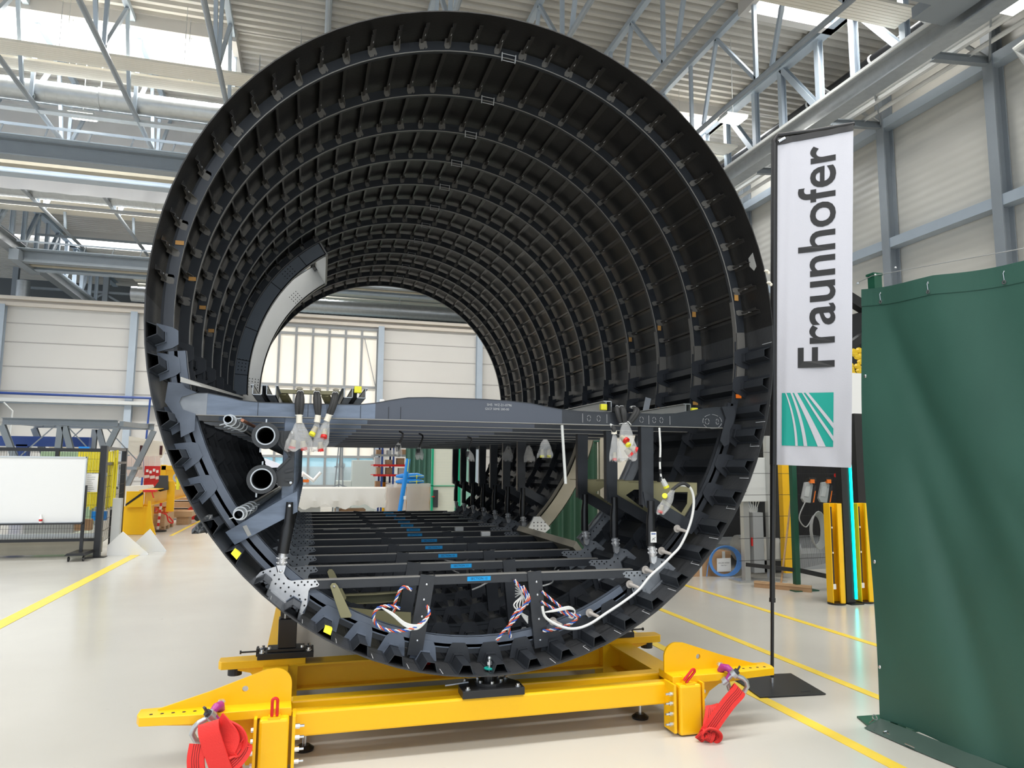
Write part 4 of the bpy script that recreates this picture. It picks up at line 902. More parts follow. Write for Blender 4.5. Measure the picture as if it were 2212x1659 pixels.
def ribbon(path, wdir, w, th=.006, m=0, mb=None, stripes=True):
    mb = mb or MB(); n = len(path); P = [Vector(p) for p in path]; W = [Vector(x).normalized() for x in wdir]
    # smooth path
    Q = []; V = []
    for i in range(n-1):
        p0 = P[max(i-1, 0)]; p1 = P[i]; p2 = P[i+1]; p3 = P[min(i+2, n-1)]
        for k in range(6):
            t = k/6; Q.append(.5*((2*p1)+(-p0+p2)*t+(2*p0-5*p1+4*p2-p3)*t*t+(-p0+3*p1-3*p2+p3)*t**3)); V.append(W[i].lerp(W[i+1], t).normalized())
    Q.append(P[-1]); V.append(W[-1]); N_ = len(Q)
    def quadstrip(a, b, off, tt, mm):
        vs = []
        for i in range(N_):
            d = (Q[min(i+1, N_-1)]-Q[max(i-1, 0)]).normalized(); v = (V[i]-d*V[i].dot(d)).normalized(); nn = d.cross(v)
            for u, o in ((a, off-tt/2), (b, off-tt/2), (b, off+tt/2), (a, off+tt/2)): vs.append(Q[i]+v*u+nn*o)
        fs = [(i*4+j, i*4+(j+1) % 4, i*4+4+(j+1) % 4, i*4+4+j) for i in range(N_-1) for j in range(4)]+[(0, 1, 2, 3), ((N_-1)*4+3, (N_-1)*4+2, (N_-1)*4+1, (N_-1)*4)]
        mb.add(vs, fs, mm)
    quadstrip(-w/2, w/2, 0, th, m)
    if stripes:
        for k in range(4):
            u = -w*.22+w*.13*k; quadstrip(u, u+.0022, 0, th+.0016, m+1)
    return mb
pL = shackle(-1, 4.16, 'silver shackle with magenta swivel on the left wing of the yellow stand')
pR = shackle(1, 4.16, 'silver shackle with magenta swivel on the right wing of the yellow stand')
# right sling: down-left from the shackle, knotted on the floor
wd = (.62, -.25, -.70)
sl = ribbon([(1.515, 4.09, .225), (1.515, 4.05, .262), (1.485, 4.015, .255), (1.42, 4.0, .215), (1.35, 3.99, .155), (1.285, 3.985, .09), (1.25, 3.99, .045), (1.265, 4.02, .014), (1.31, 4.02, .012)],
            [wd, wd, wd, wd, wd, wd, (.8, -.3, -.4), (.6, -.7, 0), (.2, -1, 0)], .085, .010)
sl.merge(ribbon([(1.345, 4.08, .165), (1.325, 4.05, .175), (1.30, 4.02, .14), (1.275, 4.0, .095), (1.25, 3.97, .045), (1.235, 3.97, .012)], [(1, -.1, .25)]*6, .075, .009))
sl.merge(ribbon([(1.225, 3.98, .055), (1.25, 3.955, .075), (1.285, 3.955, .065), (1.305, 3.97, .035), (1.285, 3.985, .010)], [(.25, -.8, .5), (.3, -.7, .6), (.5, -.8, .1), (.5, -.8, -.1), (.4, -.9, 0)], .07, .009))
sl.merge(ribbon([(1.20, 4.0, .012), (1.215, 3.975, .04), (1.235, 3.965, .05)], [(.7, -.6, .2)]*3, .05, .008))
obj('lifting_sling', sl, [M['red'], M['dkred']], smooth=True, label='red striped webbing sling hanging from the right shackle to the floor', category='lifting sling')
sl = ribbon([(-1.49, 4.06, .20), (-1.50, 4.04, .28), (-1.51, 4.0, .335), (-1.505, 3.975, .30), (-1.48, 3.965, .23), (-1.445, 3.96, .14), (-1.41, 3.96, .06), (-1.385, 3.97, .012)], [(1, -.15, .28)]*8, .10, .010, stripes=False)
sl.merge(ribbon([(-1.555, 4.0, .24), (-1.56, 3.985, .17), (-1.545, 3.975, .09), (-1.52, 3.97, .02)], [(1, -.3, .15)]*4, .085, .009))
sl.merge(ribbon([(-1.47, 4.04, .33), (-1.43, 4.01, .30), (-1.40, 3.99, .25), (-1.415, 3.985, .19), (-1.39, 3.98, .14), (-1.37, 3.98, .07), (-1.36, 3.99, .014)], [(.8, -.5, .3), (.7, -.6, .5), (.9, -.3, .2), (.8, -.5, -.2), (.9, -.3, .1), (.9, -.3, .1), (.9, -.3, .1)], .085, .009, stripes=False))
sl.merge(ribbon([(-1.44, 3.985, .115), (-1.40, 3.965, .135), (-1.355, 3.97, .175), (-1.335, 4.0, .215), (-1.36, 4.03, .25)], [(.45, -.3, -.8)]*5, .075, .009))
sl.merge(ribbon([(-1.42, 4.02, .31), (-1.37, 4.0, .285), (-1.345, 3.99, .235), (-1.365, 3.985, .18), (-1.40, 3.98, .16)], [(.5, -.6, .6)]*5, .065, .009, stripes=False))
sl.merge(ribbon([(-1.40, 3.975, .11), (-1.37, 3.965, .085), (-1.35, 3.97, .04), (-1.345, 3.98, .012)], [(.8, -.3, .4)]*4, .06, .009))
obj('lifting_sling', sl, [M['red'], M['dkred']], smooth=True, label='bunched red webbing sling hanging from the left shackle', category='lifting sling')

# ================================================================== BANNER FLAG
BF = thing('flag_stand', (2.337, 4.887, 0), 'tall white banner flag on a black pole with a square black base', 'banner flag')
px = lambda z: 2.337+.044*z
obj('base_plate', MB().prism([(2.147, 4.936), (2.04, 4.592), (2.30, 4.47), (2.551, 4.568), (2.62, 4.80), (2.568, 5.08)][0:1]+[(2.03, 4.60), (2.53, 4.545), (2.60, 5.04), (2.12, 5.10)][0:4], .004, .012, 'z') if False else MB().prism([(2.04, 4.61), (2.55, 4.56), (2.64, 5.07), (2.13, 5.12)], .003, .012, 'z'), M['black'], BF, bevel=.002)
obj('base_slot', MB().box((2.40, 4.63, .0125), (2.48, 4.645, .0135)), M['hole'], BF)
pp = [(px(z), 4.887, z) for z in (.012, .6, 1.2, 1.8, 2.5, 3.3, 4.31)]
obj('pole', MB().tube([(px(.012), 4.887, .012), (px(.05), 4.887, .05)], .013, 12, 1).tube([(px(.05), 4.887, .05)]+pp[1:2], .013, 12).tube(pp[1:], [.020, .020, .021, .021, .021, .021], 12).tube([pp[1], (px(.63), 4.887, .63)], .024, 12), [M['black'], M['bolt']], BF, smooth=True)
# flag surface: u 0..1 along width, v 0..1 bottom..top, gentle folds
BLF = Vector((px(1.64)+.02, 4.875, 1.641)); BRF = Vector((2.893, 4.60, 1.621)); TLF = Vector((px(4.28)+.02, 4.875, 4.285)); TRF = Vector((3.068, 4.60, 4.36))
nrm = (BRF-BLF).cross(Vector((0, 0, 1))).normalized()
if nrm.y > 0: nrm = -nrm
def FP(u, v, off=0):
    p = (BLF*(1-u)+BRF*u)*(1-v)+(TLF*(1-u)+TRF*u)*v
    w = .008*math.sin(7*u+3*v)*math.sin(2.5*v+1)+.007*math.exp(-((u-.12-.08*v)/.05)**2)+.006*math.sin(23*(u-.45*v))*math.exp(-(1-u)*4)*.6+.008*math.exp(-((v-.03)/.05)**2)*math.sin(14*u)
    return p+nrm*(w+off)
FPx = FP
tl = Vector((px(4.31), 4.887, 4.31)); tr = Vector((3.08, 4.60, 4.40))
obj('top_arm', MB().tube([(px(4.2), 4.887, 4.2), tl+Vector((0, 0, 0)), tl+Vector((.03, -.012, .045)), tl.lerp(tr, .5)+Vector((0, 0, .012)), tr], [.021, .021, .021, .018, .016], 12), M['black'], BF, smooth=True)
th_ = MB()
for i in range(20):
    a0, a1 = i/20, (i+1)/20; vs = [FPx(a0, .993, .008), FPx(a1, .993, .008), FPx(a1, 1.012, .008), FPx(a0, 1.012, .008), FPx(a0, .993, -.01), FPx(a1, .993, -.01), FPx(a1, 1.012, -.01), FPx(a0, 1.012, -.01)]
    th_.add(vs, [(0, 1, 2, 3), (7, 6, 5, 4), (0, 4, 5, 1), (2, 6, 7, 3)])
obj('top_sleeve', th_, M['black'], BF, label='black top sleeve of the flag')
obj('corner_hook', MB().tube([tl+Vector((.02, -.03, -.02)), tl+Vector((.07, -.05, .01))], .014, 8), M['bolt'], BF)
nu, nv = 40, 160; fl = MB()
for off in (0, -.0012):
    fl.v += [tuple(FP(i/nu, j/nv, off)) for i in range(nu+1) for j in range(nv+1)]
O = (nu+1)*(nv+1)
for i in range(nu):
    for j in range(nv):
        a = i*(nv+1)+j; fl.f += [(a, a+nv+1, a+nv+2, a+1), (O+a, O+a+1, O+a+nv+2, O+a+nv+1)]; fl.m += [0, 0]
flag_m = mat('white_polyester', (.58, .58, .63), .5, bump=(120, .05)); 
fo = obj('flag', fl, flag_m, BF, smooth=True, label='white flag with upright lettering and a green stripe emblem')
obj('pole_sleeve', MB().tube([(px(z)+.0, 4.882, z) for z in (1.64, 2.2, 3, 3.7, 4.28)], .026, 12), M['black'], BF, smooth=True, label='black pole sleeve of the flag')
# lettering runs upwards: text x -> v, text y -> -u
Wd = .62; Ht = 2.70
def on_flag(uc, vc): return lambda a, b: FP(uc-b/Wd, vc+a/Ht, .0025)
v0, v1 = (822-1007)/(305-1007), (322-1007)/(305-1007)
def sub(mb, n=1):
    return mb
tx = text_mb('Fraunhofer', .425, on_flag(.56, (v0+v1)/2), width=.975, bold=.006)
obj('lettering', tx, M['ink'], fo)
# emblem: green square with curved white rays
eu0, eu1, ev0, ev1 = .075, .765, (967-1007)/(305-1007.), (858-1007)/(305-1007.)
def EP(a, b, off=.003): return FP(eu0+(eu1-eu0)*a, ev0+(ev1-ev0)*b, off)
em = MB(); n = 24
for i in range(n):
    for j in range(n):
        a0, a1, b0, b1 = i/n, (i+1)/n, j/n, (j+1)/n; em.add([EP(a0, b0), EP(a1, b0), EP(a1, b1), EP(a0, b1)], [(0, 1, 2, 3)], 0)
rays = [((.06, .085), (.27, .315), .45), ((.165, .205), (.43, .50), .40), ((.255, .335), (.70, .85), .30), ((.40, .43), (1.0, 1.0), .22), ((.465, .50), (1.0, 1.0), .16)]
def bez(p0, p1, p2, t): return ((1-t)**2*p0[0]+2*t*(1-t)*p1[0]+t*t*p2[0], (1-t)**2*p0[1]+2*t*(1-t)*p1[1]+t*t*p2[1])
RY = [((.06, 1), (.24, .55), (.265, 0), (.085, 1), (.28, .55), (.315, 0)), ((.165, 1), (.37, .5), (.43, 0), (.205, 1), (.43, .5), (.50, 0)), ((.235, 1), (.49, .5), (.70, 0), (.30, 1), (.60, .5), (.855, 0)), ((.39, 1), (.66, .55), (1.0, .10), (.42, 1), (.69, .60), (1.0, .19)), ((.46, 1), (.72, .68), (1.0, .33), (.52, 1), (.76, .72), (1.0, .43))]
for r in RY:
    for k in range(16):
        t0, t1 = k/16, (k+1)/16; A, B, C, D = bez(r[0], r[1], r[2], t0), bez(r[0], r[1], r[2], t1), bez(r[3], r[4], r[5], t1), bez(r[3], r[4], r[5], t0)
        em.add([EP(A[0], A[1], .0055), EP(B[0], B[1], .0055), EP(C[0], C[1], .0055), EP(D[0], D[1], .0055)], [(0, 1, 2, 3)], 1)
obj('emblem', em, [M['teal'], flag_m], fo, label='teal square emblem with curved rays')

# ================================================================== GREEN WELDING CURTAIN (right foreground)
GC = thing('curtain_screen', (2.5, 3.0, 0), 'large dark green tarpaulin curtain filling the lower right', 'curtain')
gm = mat('green_tarpaulin', (.028, .092, .068), .5, var=(2.2, .25, (1, 1, .6)), bump=(260, .1))
xa = 2.445; nu, nv = 90, 70; g = MB()
def GP(u, v, off=0):
    y = 3.93-2.6*u; top = 2.815-.085*(3.93-y)-.012*abs(math.sin(PI*u*4.6)); zb = .045
    z = zb+(top-zb)*v
    f = .018*math.sin((u*7+v*2.2)*PI)*math.exp(-u*1.2)+.02*math.sin((u*3.2-v*1.5)*PI+.6)*(1-v*.4)
    for cu, cv, a, sg in ((.05, .98, .9, .05), (.30, .6, .8, .06), (.12, .62, 1.1, .05), (.5, .9, .75, .07)):
        dd = (u-cu)*math.sin(a)+(cv-v)*-math.cos(a)*.55
        al = (u-cu)*math.cos(a)+(cv-v)*.55*math.sin(a)
        if al > 0: f += .028*math.exp(-(dd/(sg*(.3+al*1.3)))**2)*min(1, al*5)*math.exp(-al*1.2)
    return (xa+.1*(3.93-y)+f+off, y+.02*(1-v)*(1-u), z)
for off in (0, .002): g.v += [GP(i/nu, j/nv, off) for i in range(nu+1) for j in range(nv+1)]
O = (nu+1)*(nv+1)
for i in range(nu):
    for j in range(nv): a = i*(nv+1)+j; g.f += [(a, a+nv+1, a+nv+2, a+1), (O+a, O+a+1, O+a+nv+2, O+a+nv+1)]; g.m += [0, 0]
obj('tarpaulin', g, gm, GC, smooth=True)
hm = MB(); k = 60
for i in range(k):
    a0, a1 = i/k, (i+1)/k
    for v0_, v1_, o in ((.958, 1.0, -.004),):
        hm.add([GP(a0, v0_, o), GP(a1, v0_, o), GP(a1, v1_, o), GP(a0, v1_, o), GP(a0, v0_, o+.003), GP(a1, v0_, o+.003), GP(a1, v1_, o+.003), GP(a0, v1_, o+.003)], [(0, 1, 2, 3), (7, 6, 5, 4), (0, 4, 5, 1), (2, 6, 7, 3)])
obj('top_hem', hm, gm, GC)
fr_ = MB()
for i in range(k):
    a0, a1 = i/k, (i+1)/k; y0, y1 = 3.93-2.6*a0, 3.93-2.6*a1
    e = lambda t: .13+.02*math.sin(9*t)
    X0, X1 = xa+.1*(3.93-y0), xa+.1*(3.93-y1); fr_.add([(X0, y0, .05), (X1, y1, .05), (X1-e(a1), y1, .006), (X0-e(a0), y0, .006)], [(0, 1, 2, 3)])
obj('bottom_flap', fr_, mat('grey_green_flap', (.05, .085, .07), .5, var=(5, .3)), GC, smooth=True)
for i, u in enumerate((.058, .205, .37, .55, .75)):
    p = Vector(GP(u, .965, -.008)); y = p.y
    obj('hook', MB().pipe((p.x-.003, y, p.z), (p.x+.001, y, p.z), .012, .006, 14).tube([(p.x, y, p.z+.008), (p.x-.004, y, p.z+.05), (p.x, y-.004, p.z+.062), (p.x+.006, y, p.z+.05)], .0022, 6), M['bolt'], GC, smooth=True)
bt = MB()
for i, z in enumerate((.62, 1.02, 1.42, 1.82, 2.22)): 
    bt.ball((xa-.01, 3.905, z-.25 if i == 0 else z), .012, 0, 10, 6, (.5, 1, 1))
objs('edge_button', bt, M['bolt'], GC)
pw = obj('post', MB().box((xa+.045, 3.84, .01), (xa+.105, 3.90, 2.895)).box((xa+.035, 3.835, 2.895), (xa+.11, 3.905, 2.91)), M['dkgreen'], GC, label='dark green steel post at the left end of the curtain')
wire = MB().tube([(xa-.01, 3.93, 2.86), (xa-.015, 3.82, 2.868), (xa-.012, 3.80, 2.872), (xa+.27, 1.2, 2.63)], .0025, 6).tube([(xa-.01, 3.93, 2.86), (xa-.01, 3.93, 2.85)], .01, 8).ball((xa-.012, 3.77, 2.872), .007, 0, 8, 4).ball((xa-.012, 3.60, 2.874), .007, 0, 8, 4)
obj('tension_wire', wire, M['galv'], GC)
obj('foot_plate', MB().prism([(2.417, 4.106), (2.33, 3.86), (2.39, 3.80), (2.75, 3.8), (2.75, 4.08)], .0, .012, 'z'), M['dkgreen'], GC)
objs('ring', MB().pipe((2.40, 3.93, .06), (2.40, 3.926, .063), .018, .012, 14).tube([(2.40, 3.93, .05), (2.385, 3.96, .02)], .004, 6).pipe((2.36, 3.80, .022), (2.36, 3.802, .026), .016, .010, 14).tube([(2.36, 3.79, .02), (2.36, 3.74, .01)], .004, 6).tube([(2.33, 3.62, .02), (2.33, 3.55, .022)], .004, 6), M['bolt'], GC)
# ================================================================== CABLES AND BAGGED CONNECTORS ON THE FUSELAGE
def smooth_path(pts, k=5):
    P = [Vector(p) for p in pts]; Q = []
    for i in range(len(P)-1):
        p0 = P[max(i-1, 0)]; p1 = P[i]; p2 = P[i+1]; p3 = P[min(i+2, len(P)-1)]
        for j in range(k): t = j/k; Q.append(.5*((2*p1)+(-p0+p2)*t+(2*p0-5*p1+4*p2-p3)*t*t+(-p0+3*p1-3*p2+p3)*t**3))
    return Q+[P[-1]]
def bag_mb(top, bot, w, d=.03, seed=0, flare=1.0, n=22, rows=12, tilt=0):
    # crumpled transparent bag gathered at the top
    rd = random.Random(seed); ph = [rd.uniform(0, 6.28) for _ in range(6)]; mb = MB(); top = Vector(top); bot = Vector(bot)
    for j in range(rows+1):
        t = j/rows; c = top.lerp(bot, t); g = (.22+.78*min(1, (t*1.35)**.8)) if t < .75 else (1.0-.25*flare*(t-.75)/.25)
        for i in range(n):
            a = 2*PI*i/n; cr = 1+.13*math.sin(3*a+ph[0]+2*t)+.09*math.sin(7*a+ph[1]-4*t)+.06*math.sin(11*a+ph[2]+9*t)
            mb.v.append((c.x+math.cos(a)*w*g*cr+tilt*t*t, c.y+math.sin(a)*d*g*cr, c.z+.006*math.sin(5*a+ph[3])*t*2))
    for j in range(rows):
        for i in range(n): mb.f.append((j*n+i, j*n+(i+1) % n, (j+1)*n+(i+1) % n, (j+1)*n+i)); mb.m.append(0)
    mb.f.append(tuple(rows*n+i for i in range(n))); mb.m.append(0)
    return mb
def connector(c, d, r, m):
    c = Vector(c); d = Vector(d).normalized()
    return MB().tube([c-d*.02, c, c, c+d*.018], [r*.8, r*.8, r, r], 14, 0).tube([c+d*.019, c+d*.036], r*1.03, 14, 1)
def bundle(lab, strands, bag, conns, group='bagged cable ends at the front floor beam', tape=None):
    t = thing('cable_bundle', strands[0][0], lab, 'cables', group)
    for s in strands:
        q = smooth_path(s); k = len(q)//3
        obj('cable_white', MB().tube(q[:k+1], .0085, 8), M['wirewhite'], t, smooth=True)
        obj('cable_sleeve', MB().tube(q[k:], [.009+.008*math.sin(PI*i/max(1, len(q)-k-1)) for i in range(len(q)-k)], 10), M['sleeve'], t, smooth=True)
        objs('cable_tie', MB().tube([q[k], q[k]+(q[k+1]-q[k]).normalized()*.004], .0125, 8).tube([q[-1]-(q[-1]-q[-2]).normalized()*.004, q[-1]], .0125, 8), M['white'], t)
    if tape: obj('masking_tape', MB().tube(tape, [.018, .019], 10), M['cream'], t, smooth=True)
    b = obj('plastic_bag', bag, M['bag'], t, smooth=True)
    for c, d, r, col in conns: obj('connector', connector(c, d, r, col), [M['cream_primer'], M['redpaint'] if col == 'r' else M['yellowsoft']], t, smooth=True, label=('red' if col == 'r' else 'yellow')+'-capped connector')
y = 4.44
bundle('cables in a clear bag with two red caps, leftmost on the front floor beam', [[(-1.155, 4.62, 2.05), (-1.155, 4.50, 2.045), (-1.16, y, 1.985), (-1.160, y, 1.90)], [(-1.14, 4.62, 2.05), (-1.14, 4.50, 2.045), (-1.137, y, 1.985), (-1.138, y, 1.90)]],
       bag_mb((-1.147, y, 1.862), (-1.148, y-.01, 1.695), .072, .03, 1, .2), [((-1.175, y-.01, 1.735), (-.2, 0, -1), .019, 'r'), ((-1.118, y-.01, 1.73), (.2, 0, -1), .019, 'r')], tape=[(-1.148, y, 1.905), (-1.146, y, 1.855)])
bundle('cables in a small clear bag with a yellow cap, second from the left', [[(-1.06, 4.62, 2.05), (-1.06, 4.50, 2.045), (-1.055, y, 1.985), (-1.045, y, 1.90)], [(-1.045, 4.62, 2.05), (-1.045, 4.50, 2.045), (-1.038, y, 1.985), (-1.035, y, 1.90)]],
       bag_mb((-1.042, y+.01, 1.87), (-1.055, y+.01, 1.77), .03, .02, 5), [((-1.058, y-.015, 1.815), (-.4, -.3, -.8), .018, 'y')], tape=[(-1.040, y, 1.905), (-1.045, y, 1.862)])
bundle('cables slanting down-left into a clear bag, third from the left', [[(-.945, 4.62, 2.05), (-.95, 4.50, 2.045), (-.957, y, 1.985), (-.985, y, 1.905)], [(-.93, 4.62, 2.05), (-.935, 4.50, 2.045), (-.945, y, 1.985), (-.965, y, 1.905)]],
       bag_mb((-.985, y, 1.875), (-1.04, y-.01, 1.695), .048, .03, 2, .9), [((-1.00, y-.012, 1.80), (-.1, -.4, -.8), .019, 'r'), ((-1.02, y-.01, 1.725), (.1, 0, -1), .018, 'r')], tape=[(-.975, y, 1.91), (-.99, y, 1.87)])
bundle('big cable bundle with crumpled bags and red caps, right half of the beam', [[(.98, 4.62, 2.03), (.93, 4.52, 2.02), (.895, y, 1.985), (.92, y, 1.90)], [(1.0, 4.62, 2.03), (.96, 4.52, 2.02), (.935, y, 1.985), (.945, y, 1.90)], [(1.0, 4.62, 2.03), (.97, 4.52, 2.02), (.945, y, 1.985), (.955, y, 1.905)], [(1.08, 4.62, 2.03), (1.05, 4.52, 2.02), (1.03, y, 1.985), (.975, y, 1.91)], [(1.09, 4.62, 2.03), (1.06, 4.52, 2.02), (1.045, y, 1.98), (.985, y, 1.90)]],
       bag_mb((.95, y, 1.915), (.955, y-.02, 1.66), .068, .04, 3, .3), [((.925, y-.03, 1.80), (.3, -.6, -.4), .022, 'r'), ((.94, y-.03, 1.775), (.3, -.5, -.5), .018, 'y'), ((.99, y-.02, 1.735), (.8, -.2, -.3), .022, 'r'), ((.955, y-.03, 1.715), (.6, -.2, -.7), .020, 'r')])
bundle('small cable in a clear bag with one red cap, left of the big bundle', [[(.87, 4.5, 1.90), (.868, y, 1.87), (.872, y, 1.83)]], bag_mb((.872, y, 1.83), (.878, y-.005, 1.655), .042, .02, 4, .2), [((.872, y-.005, 1.69), (0, 0, -1), .014, 'r')], tape=[(.872, y, 1.855), (.872, y, 1.83)])
t = thing('cable_bundle', (1.35, 4.40, 1.47), 'clear bagged connector at the end of the long white cable', 'cables', 'bagged cable ends at the front floor beam')
obj('cable_sleeve', MB().tube(smooth_path([(1.40, 4.40, 1.485), (1.36, 4.40, 1.505), (1.32, 4.40, 1.495), (1.27, 4.40, 1.46)]), .012, 8), M['sleeve'], t, smooth=True)
obj('plastic_bag', bag_mb((1.285, 4.40, 1.475), (1.175, 4.39, 1.31), .042, .03, 8, 1.4), M['bag'], t, smooth=True)
for c, d, col in (((1.21, 4.385, 1.415), (-.3, -.5, .2), 'y'), ((1.185, 4.39, 1.345), (-.3, 0, -1), 'r')): obj('connector', connector(c, d, .017, col), [M['cream_primer'], M['redpaint'] if col == 'r' else M['yellowsoft']], t, smooth=True)
t = thing('cable_bundle', (.458, 4.75, 1.78), 'crumpled clear bag with yellow caps under the floor beams, centre right', 'cables', 'bagged cable ends at the front floor beam')
obj('plastic_bag', bag_mb((.50, 4.78, 1.80), (.50, 4.77, 1.68), .052, .03, 11, .1), M['bag'], t, smooth=True)
for x in (.475, .525): obj('connector', connector((x, 4.77, 1.71), (0, 0, -1), .014, 'y'), [M['cream_primer'], M['yellowsoft']], t)
for i, (x, yy, z, lab) in enumerate([(-.42, 5.6, 1.76, 'left of the three small dark ones'), (-.22, 5.9, 1.74, 'middle of the three small dark ones, beside the rack'), (.28, 6.3, 1.735, 'right of the three small dark ones, beside the blue tube')]):
    t = thing('cable_bundle', (x, yy, z+.12), 'small grey bagged connector, '+lab, 'cables')
    obj('cable', MB().tube(smooth_path([(x+.02, yy+.1, 1.88), (x+.035, yy, 1.85), (x+.005, yy, z+.02)]), .007, 6), M['rubber'], t)
    obj('plastic_bag', bag_mb((x+.005, yy, z+.03), (x-.01+.02*i, yy, z-.07), .035, .02, 20+i, .6), M['bag'], t, smooth=True); obj('connector', MB().tube([(x, yy, z+.01), (x, yy, z-.04)], .017, 10), M['duct_grey'], t)
for i, (x, yy, z) in enumerate([(1.10, 7.9, 1.73), (1.19, 7.4, 1.72)]):
    t = thing('cable_bundle', (x, yy, z+.12), 'clear bagged connector between the rear right columns, '+('farther one', 'nearer one')[i], 'cables')
    obj('plastic_bag', bag_mb((x, yy, z+.12), (x, yy, z-.05), .06, .03, 30+i, .4), M['bag'], t, smooth=True); obj('cable', MB().tube([(x, yy, 1.86), (x, yy, z+.08)], .008, 6), M['sleeve'], t)
# long white cable with clear buttons down the lower right
WC = [(1.335, 1.494), (1.404, 1.482), (1.434, 1.41), (1.424, 1.302), (1.387, 1.196), (1.326, 1.09), (1.263, 1.031), (1.187, .967), (1.102, .902), (1.018, .816), (.903, .742), (.789, .68), (.678, .62), (.583, .596), (.491, .61), (.383, .671), (.359, .742)]
t = thing('white_cable', (1.0, 4.40, .80), 'long white cable curving along the lower right frame, held by clear round buttons', 'cable')
obj('cable', MB().tube(smooth_path([(x, 4.405, z) for x, z in WC]), .009, 8), M['wirewhite'], t, smooth=True)
for i, (x, z) in enumerate(((1.36, 1.19), (1.24, 1.045), (.72, .665), (.47, .625), (1.12, .925), (1.005, .835))):
    obj('standoff', MB().tube([(x-.02, 4.47, z+.01), (x-.02, 4.465, z+.01)], .026, 16).tube([(x-.02, 4.465, z+.01), (x+.02, 4.41, z-.005)], [.014, .009], 10), M['gclip'], t, smooth=True, label='clear round stand-off button')
c = MB(); c.tube(smooth_path([(1.205, 4.44, 1.88), (1.21, 4.44, 1.75), (1.205, 4.44, 1.62), (1.215, 4.44, 1.52)]), .007, 8, 0)
for z in (1.68, 1.60, 1.55): c.tube([(1.207, 4.44, z), (1.207, 4.44, z-.03)], .0095, 8, 1)
t2 = thing('white_cable', (1.21, 4.44, 1.88), 'short white cable with black bands beside the right front column', 'cable')
obj('cable', c, [M['wirewhite'], M['rubber']], t2, smooth=True); obj('connector', MB().tube([(1.222, 4.44, 1.53), (1.245, 4.44, 1.49)], [.017, .019], 10, 0).tube([(1.245, 4.44, 1.49), (1.252, 4.44, 1.475)], .020, 10, 1), [M['ltgrey'], M['yellowsoft']], t2, smooth=True)
def twist(path, lab, r=.004, cols=('wirewhite', 'wireblue', 'wirered'), pitch=.06, name='wire_loop', spread=1.6):
    q = smooth_path(path, 8); t = thing(name, q[0], lab, 'wires', 'twisted white, blue and orange wires in the hold')
    L_ = [0]
    for i in range(1, len(q)): L_.append(L_[-1]+(q[i]-q[i-1]).length)
    for k, cn in enumerate(cols):
        pts = []
        for i, p in enumerate(q):
            d = (q[min(i+1, len(q)-1)]-q[max(i-1, 0)]).normalized(); u = d.cross(Vector((0, 1, 0))); u = u.normalized() if u.length > .1 else Vector((1, 0, 0)); w = d.cross(u)
            a = 2*PI*(L_[i]/pitch+k/len(cols)); pts.append(p+(u*math.cos(a)+w*math.sin(a))*r*spread)
        obj('wire', MB().tube(pts, r, 6), M[cn], t, smooth=True, label=cn.replace('wire', '')+' wire')
twist([(-.458, 4.43, .869), (-.513, 4.44, .884), (-.553, 4.44, .805), (-.56, 4.45, .74)], 'short twisted wires hanging left of the left cargo strut')
twist([(-.53, 4.40, .77), (-.60, 4.40, .787), (-.66, 4.40, .775), (-.683, 4.40, .731), (-.658, 4.40, .677), (-.576, 4.39, .646), (-.48, 4.38, .649), (-.412, 4.38, .678), (-.357, 4.39, .729), (-.366, 4.42, .775)], 'looped twisted wires hanging across the left cargo strut')
t = thing('wire_loop', (-.5, 4.39, .7), 'flat white wire bundle in front of the olive stiffeners, left hold', 'wires')
for k in range(6): obj('wire', MB().tube(smooth_path([(-.64, 4.395, .782), (-.57, 4.39, .745-.003*k), (-.50, 4.385, .69-.004*k), (-.43, 4.375, .675-.005*k), (-.37, 4.38, .70), (-.355, 4.40, .755)]), .0042, 6), M['wirewhite'], t, smooth=True)
twist([(.192, 4.46, .9), (.268, 4.45, .799), (.253, 4.45, .743), (.193, 4.44, .662), (.12, 4.44, .597), (.076, 4.44, .544)], 'twisted wires running down-left, left of the right cargo strut')
twist([(.25, 4.47, .86), (.29, 4.46, .77), (.20, 4.46, .70), (.16, 4.46, .62), (.17, 4.46, .55)], 'twisted wires ending in the bilge, left of the right cargo strut, inner one')
twist([(.374, 4.46, .823), (.467, 4.45, .748), (.544, 4.44, .688), (.623, 4.43, .664)], 'upper twisted wires right of the right cargo strut')
twist([(.37, 4.46, .76), (.45, 4.45, .715), (.53, 4.44, .68), (.60, 4.44, .655), (.56, 4.44, .62), (.45, 4.44, .59), (.38, 4.46, .58)], 'lower twisted wires right of the right cargo strut')
t = thing('wire_loop', (.5, 4.42, .7), 'white ribbon of wires looping right of the right cargo strut', 'wires')
for k in range(6): obj('wire', MB().tube(smooth_path([(.385, 4.43, .70), (.45, 4.42, .705+.002*k), (.54, 4.42, .715+.003*k), (.585, 4.43, .70), (.575, 4.44, .665-.002*k), (.55, 4.45, .66)]), .0042, 6), M['wirewhite'], t, smooth=True)
t = thing('wire_loop', (.3, 4.5, .7), 'tangle of white wires with clear clamps left of the right cargo strut', 'wires')
for k in range(5): obj('wire', MB().tube(smooth_path([(.24, 4.6, .85-.02*k), (.26, 4.52, .80), (.20+.02*k, 4.50, .74), (.25, 4.5, .69), (.30, 4.52, .66-.01*k)]), .0045, 6), M['wirewhite'], t, smooth=True)
rb_ = obj('bag_scrap', bag_mb((.30, 4.60, .58), (.27, 4.56, .47), .05, .04, 40, .4), M['bag'], smooth=True, label='crumpled plastic bag in the bilge, left foot of the right cargo strut', category='plastic bag')
obj('bag_scrap', bag_mb((-.44, 4.66, .60), (-.45, 4.64, .49), .045, .04, 41, .4), M['bag'], smooth=True, label='crumpled plastic bag in the bilge behind the left cargo strut', category='plastic bag')
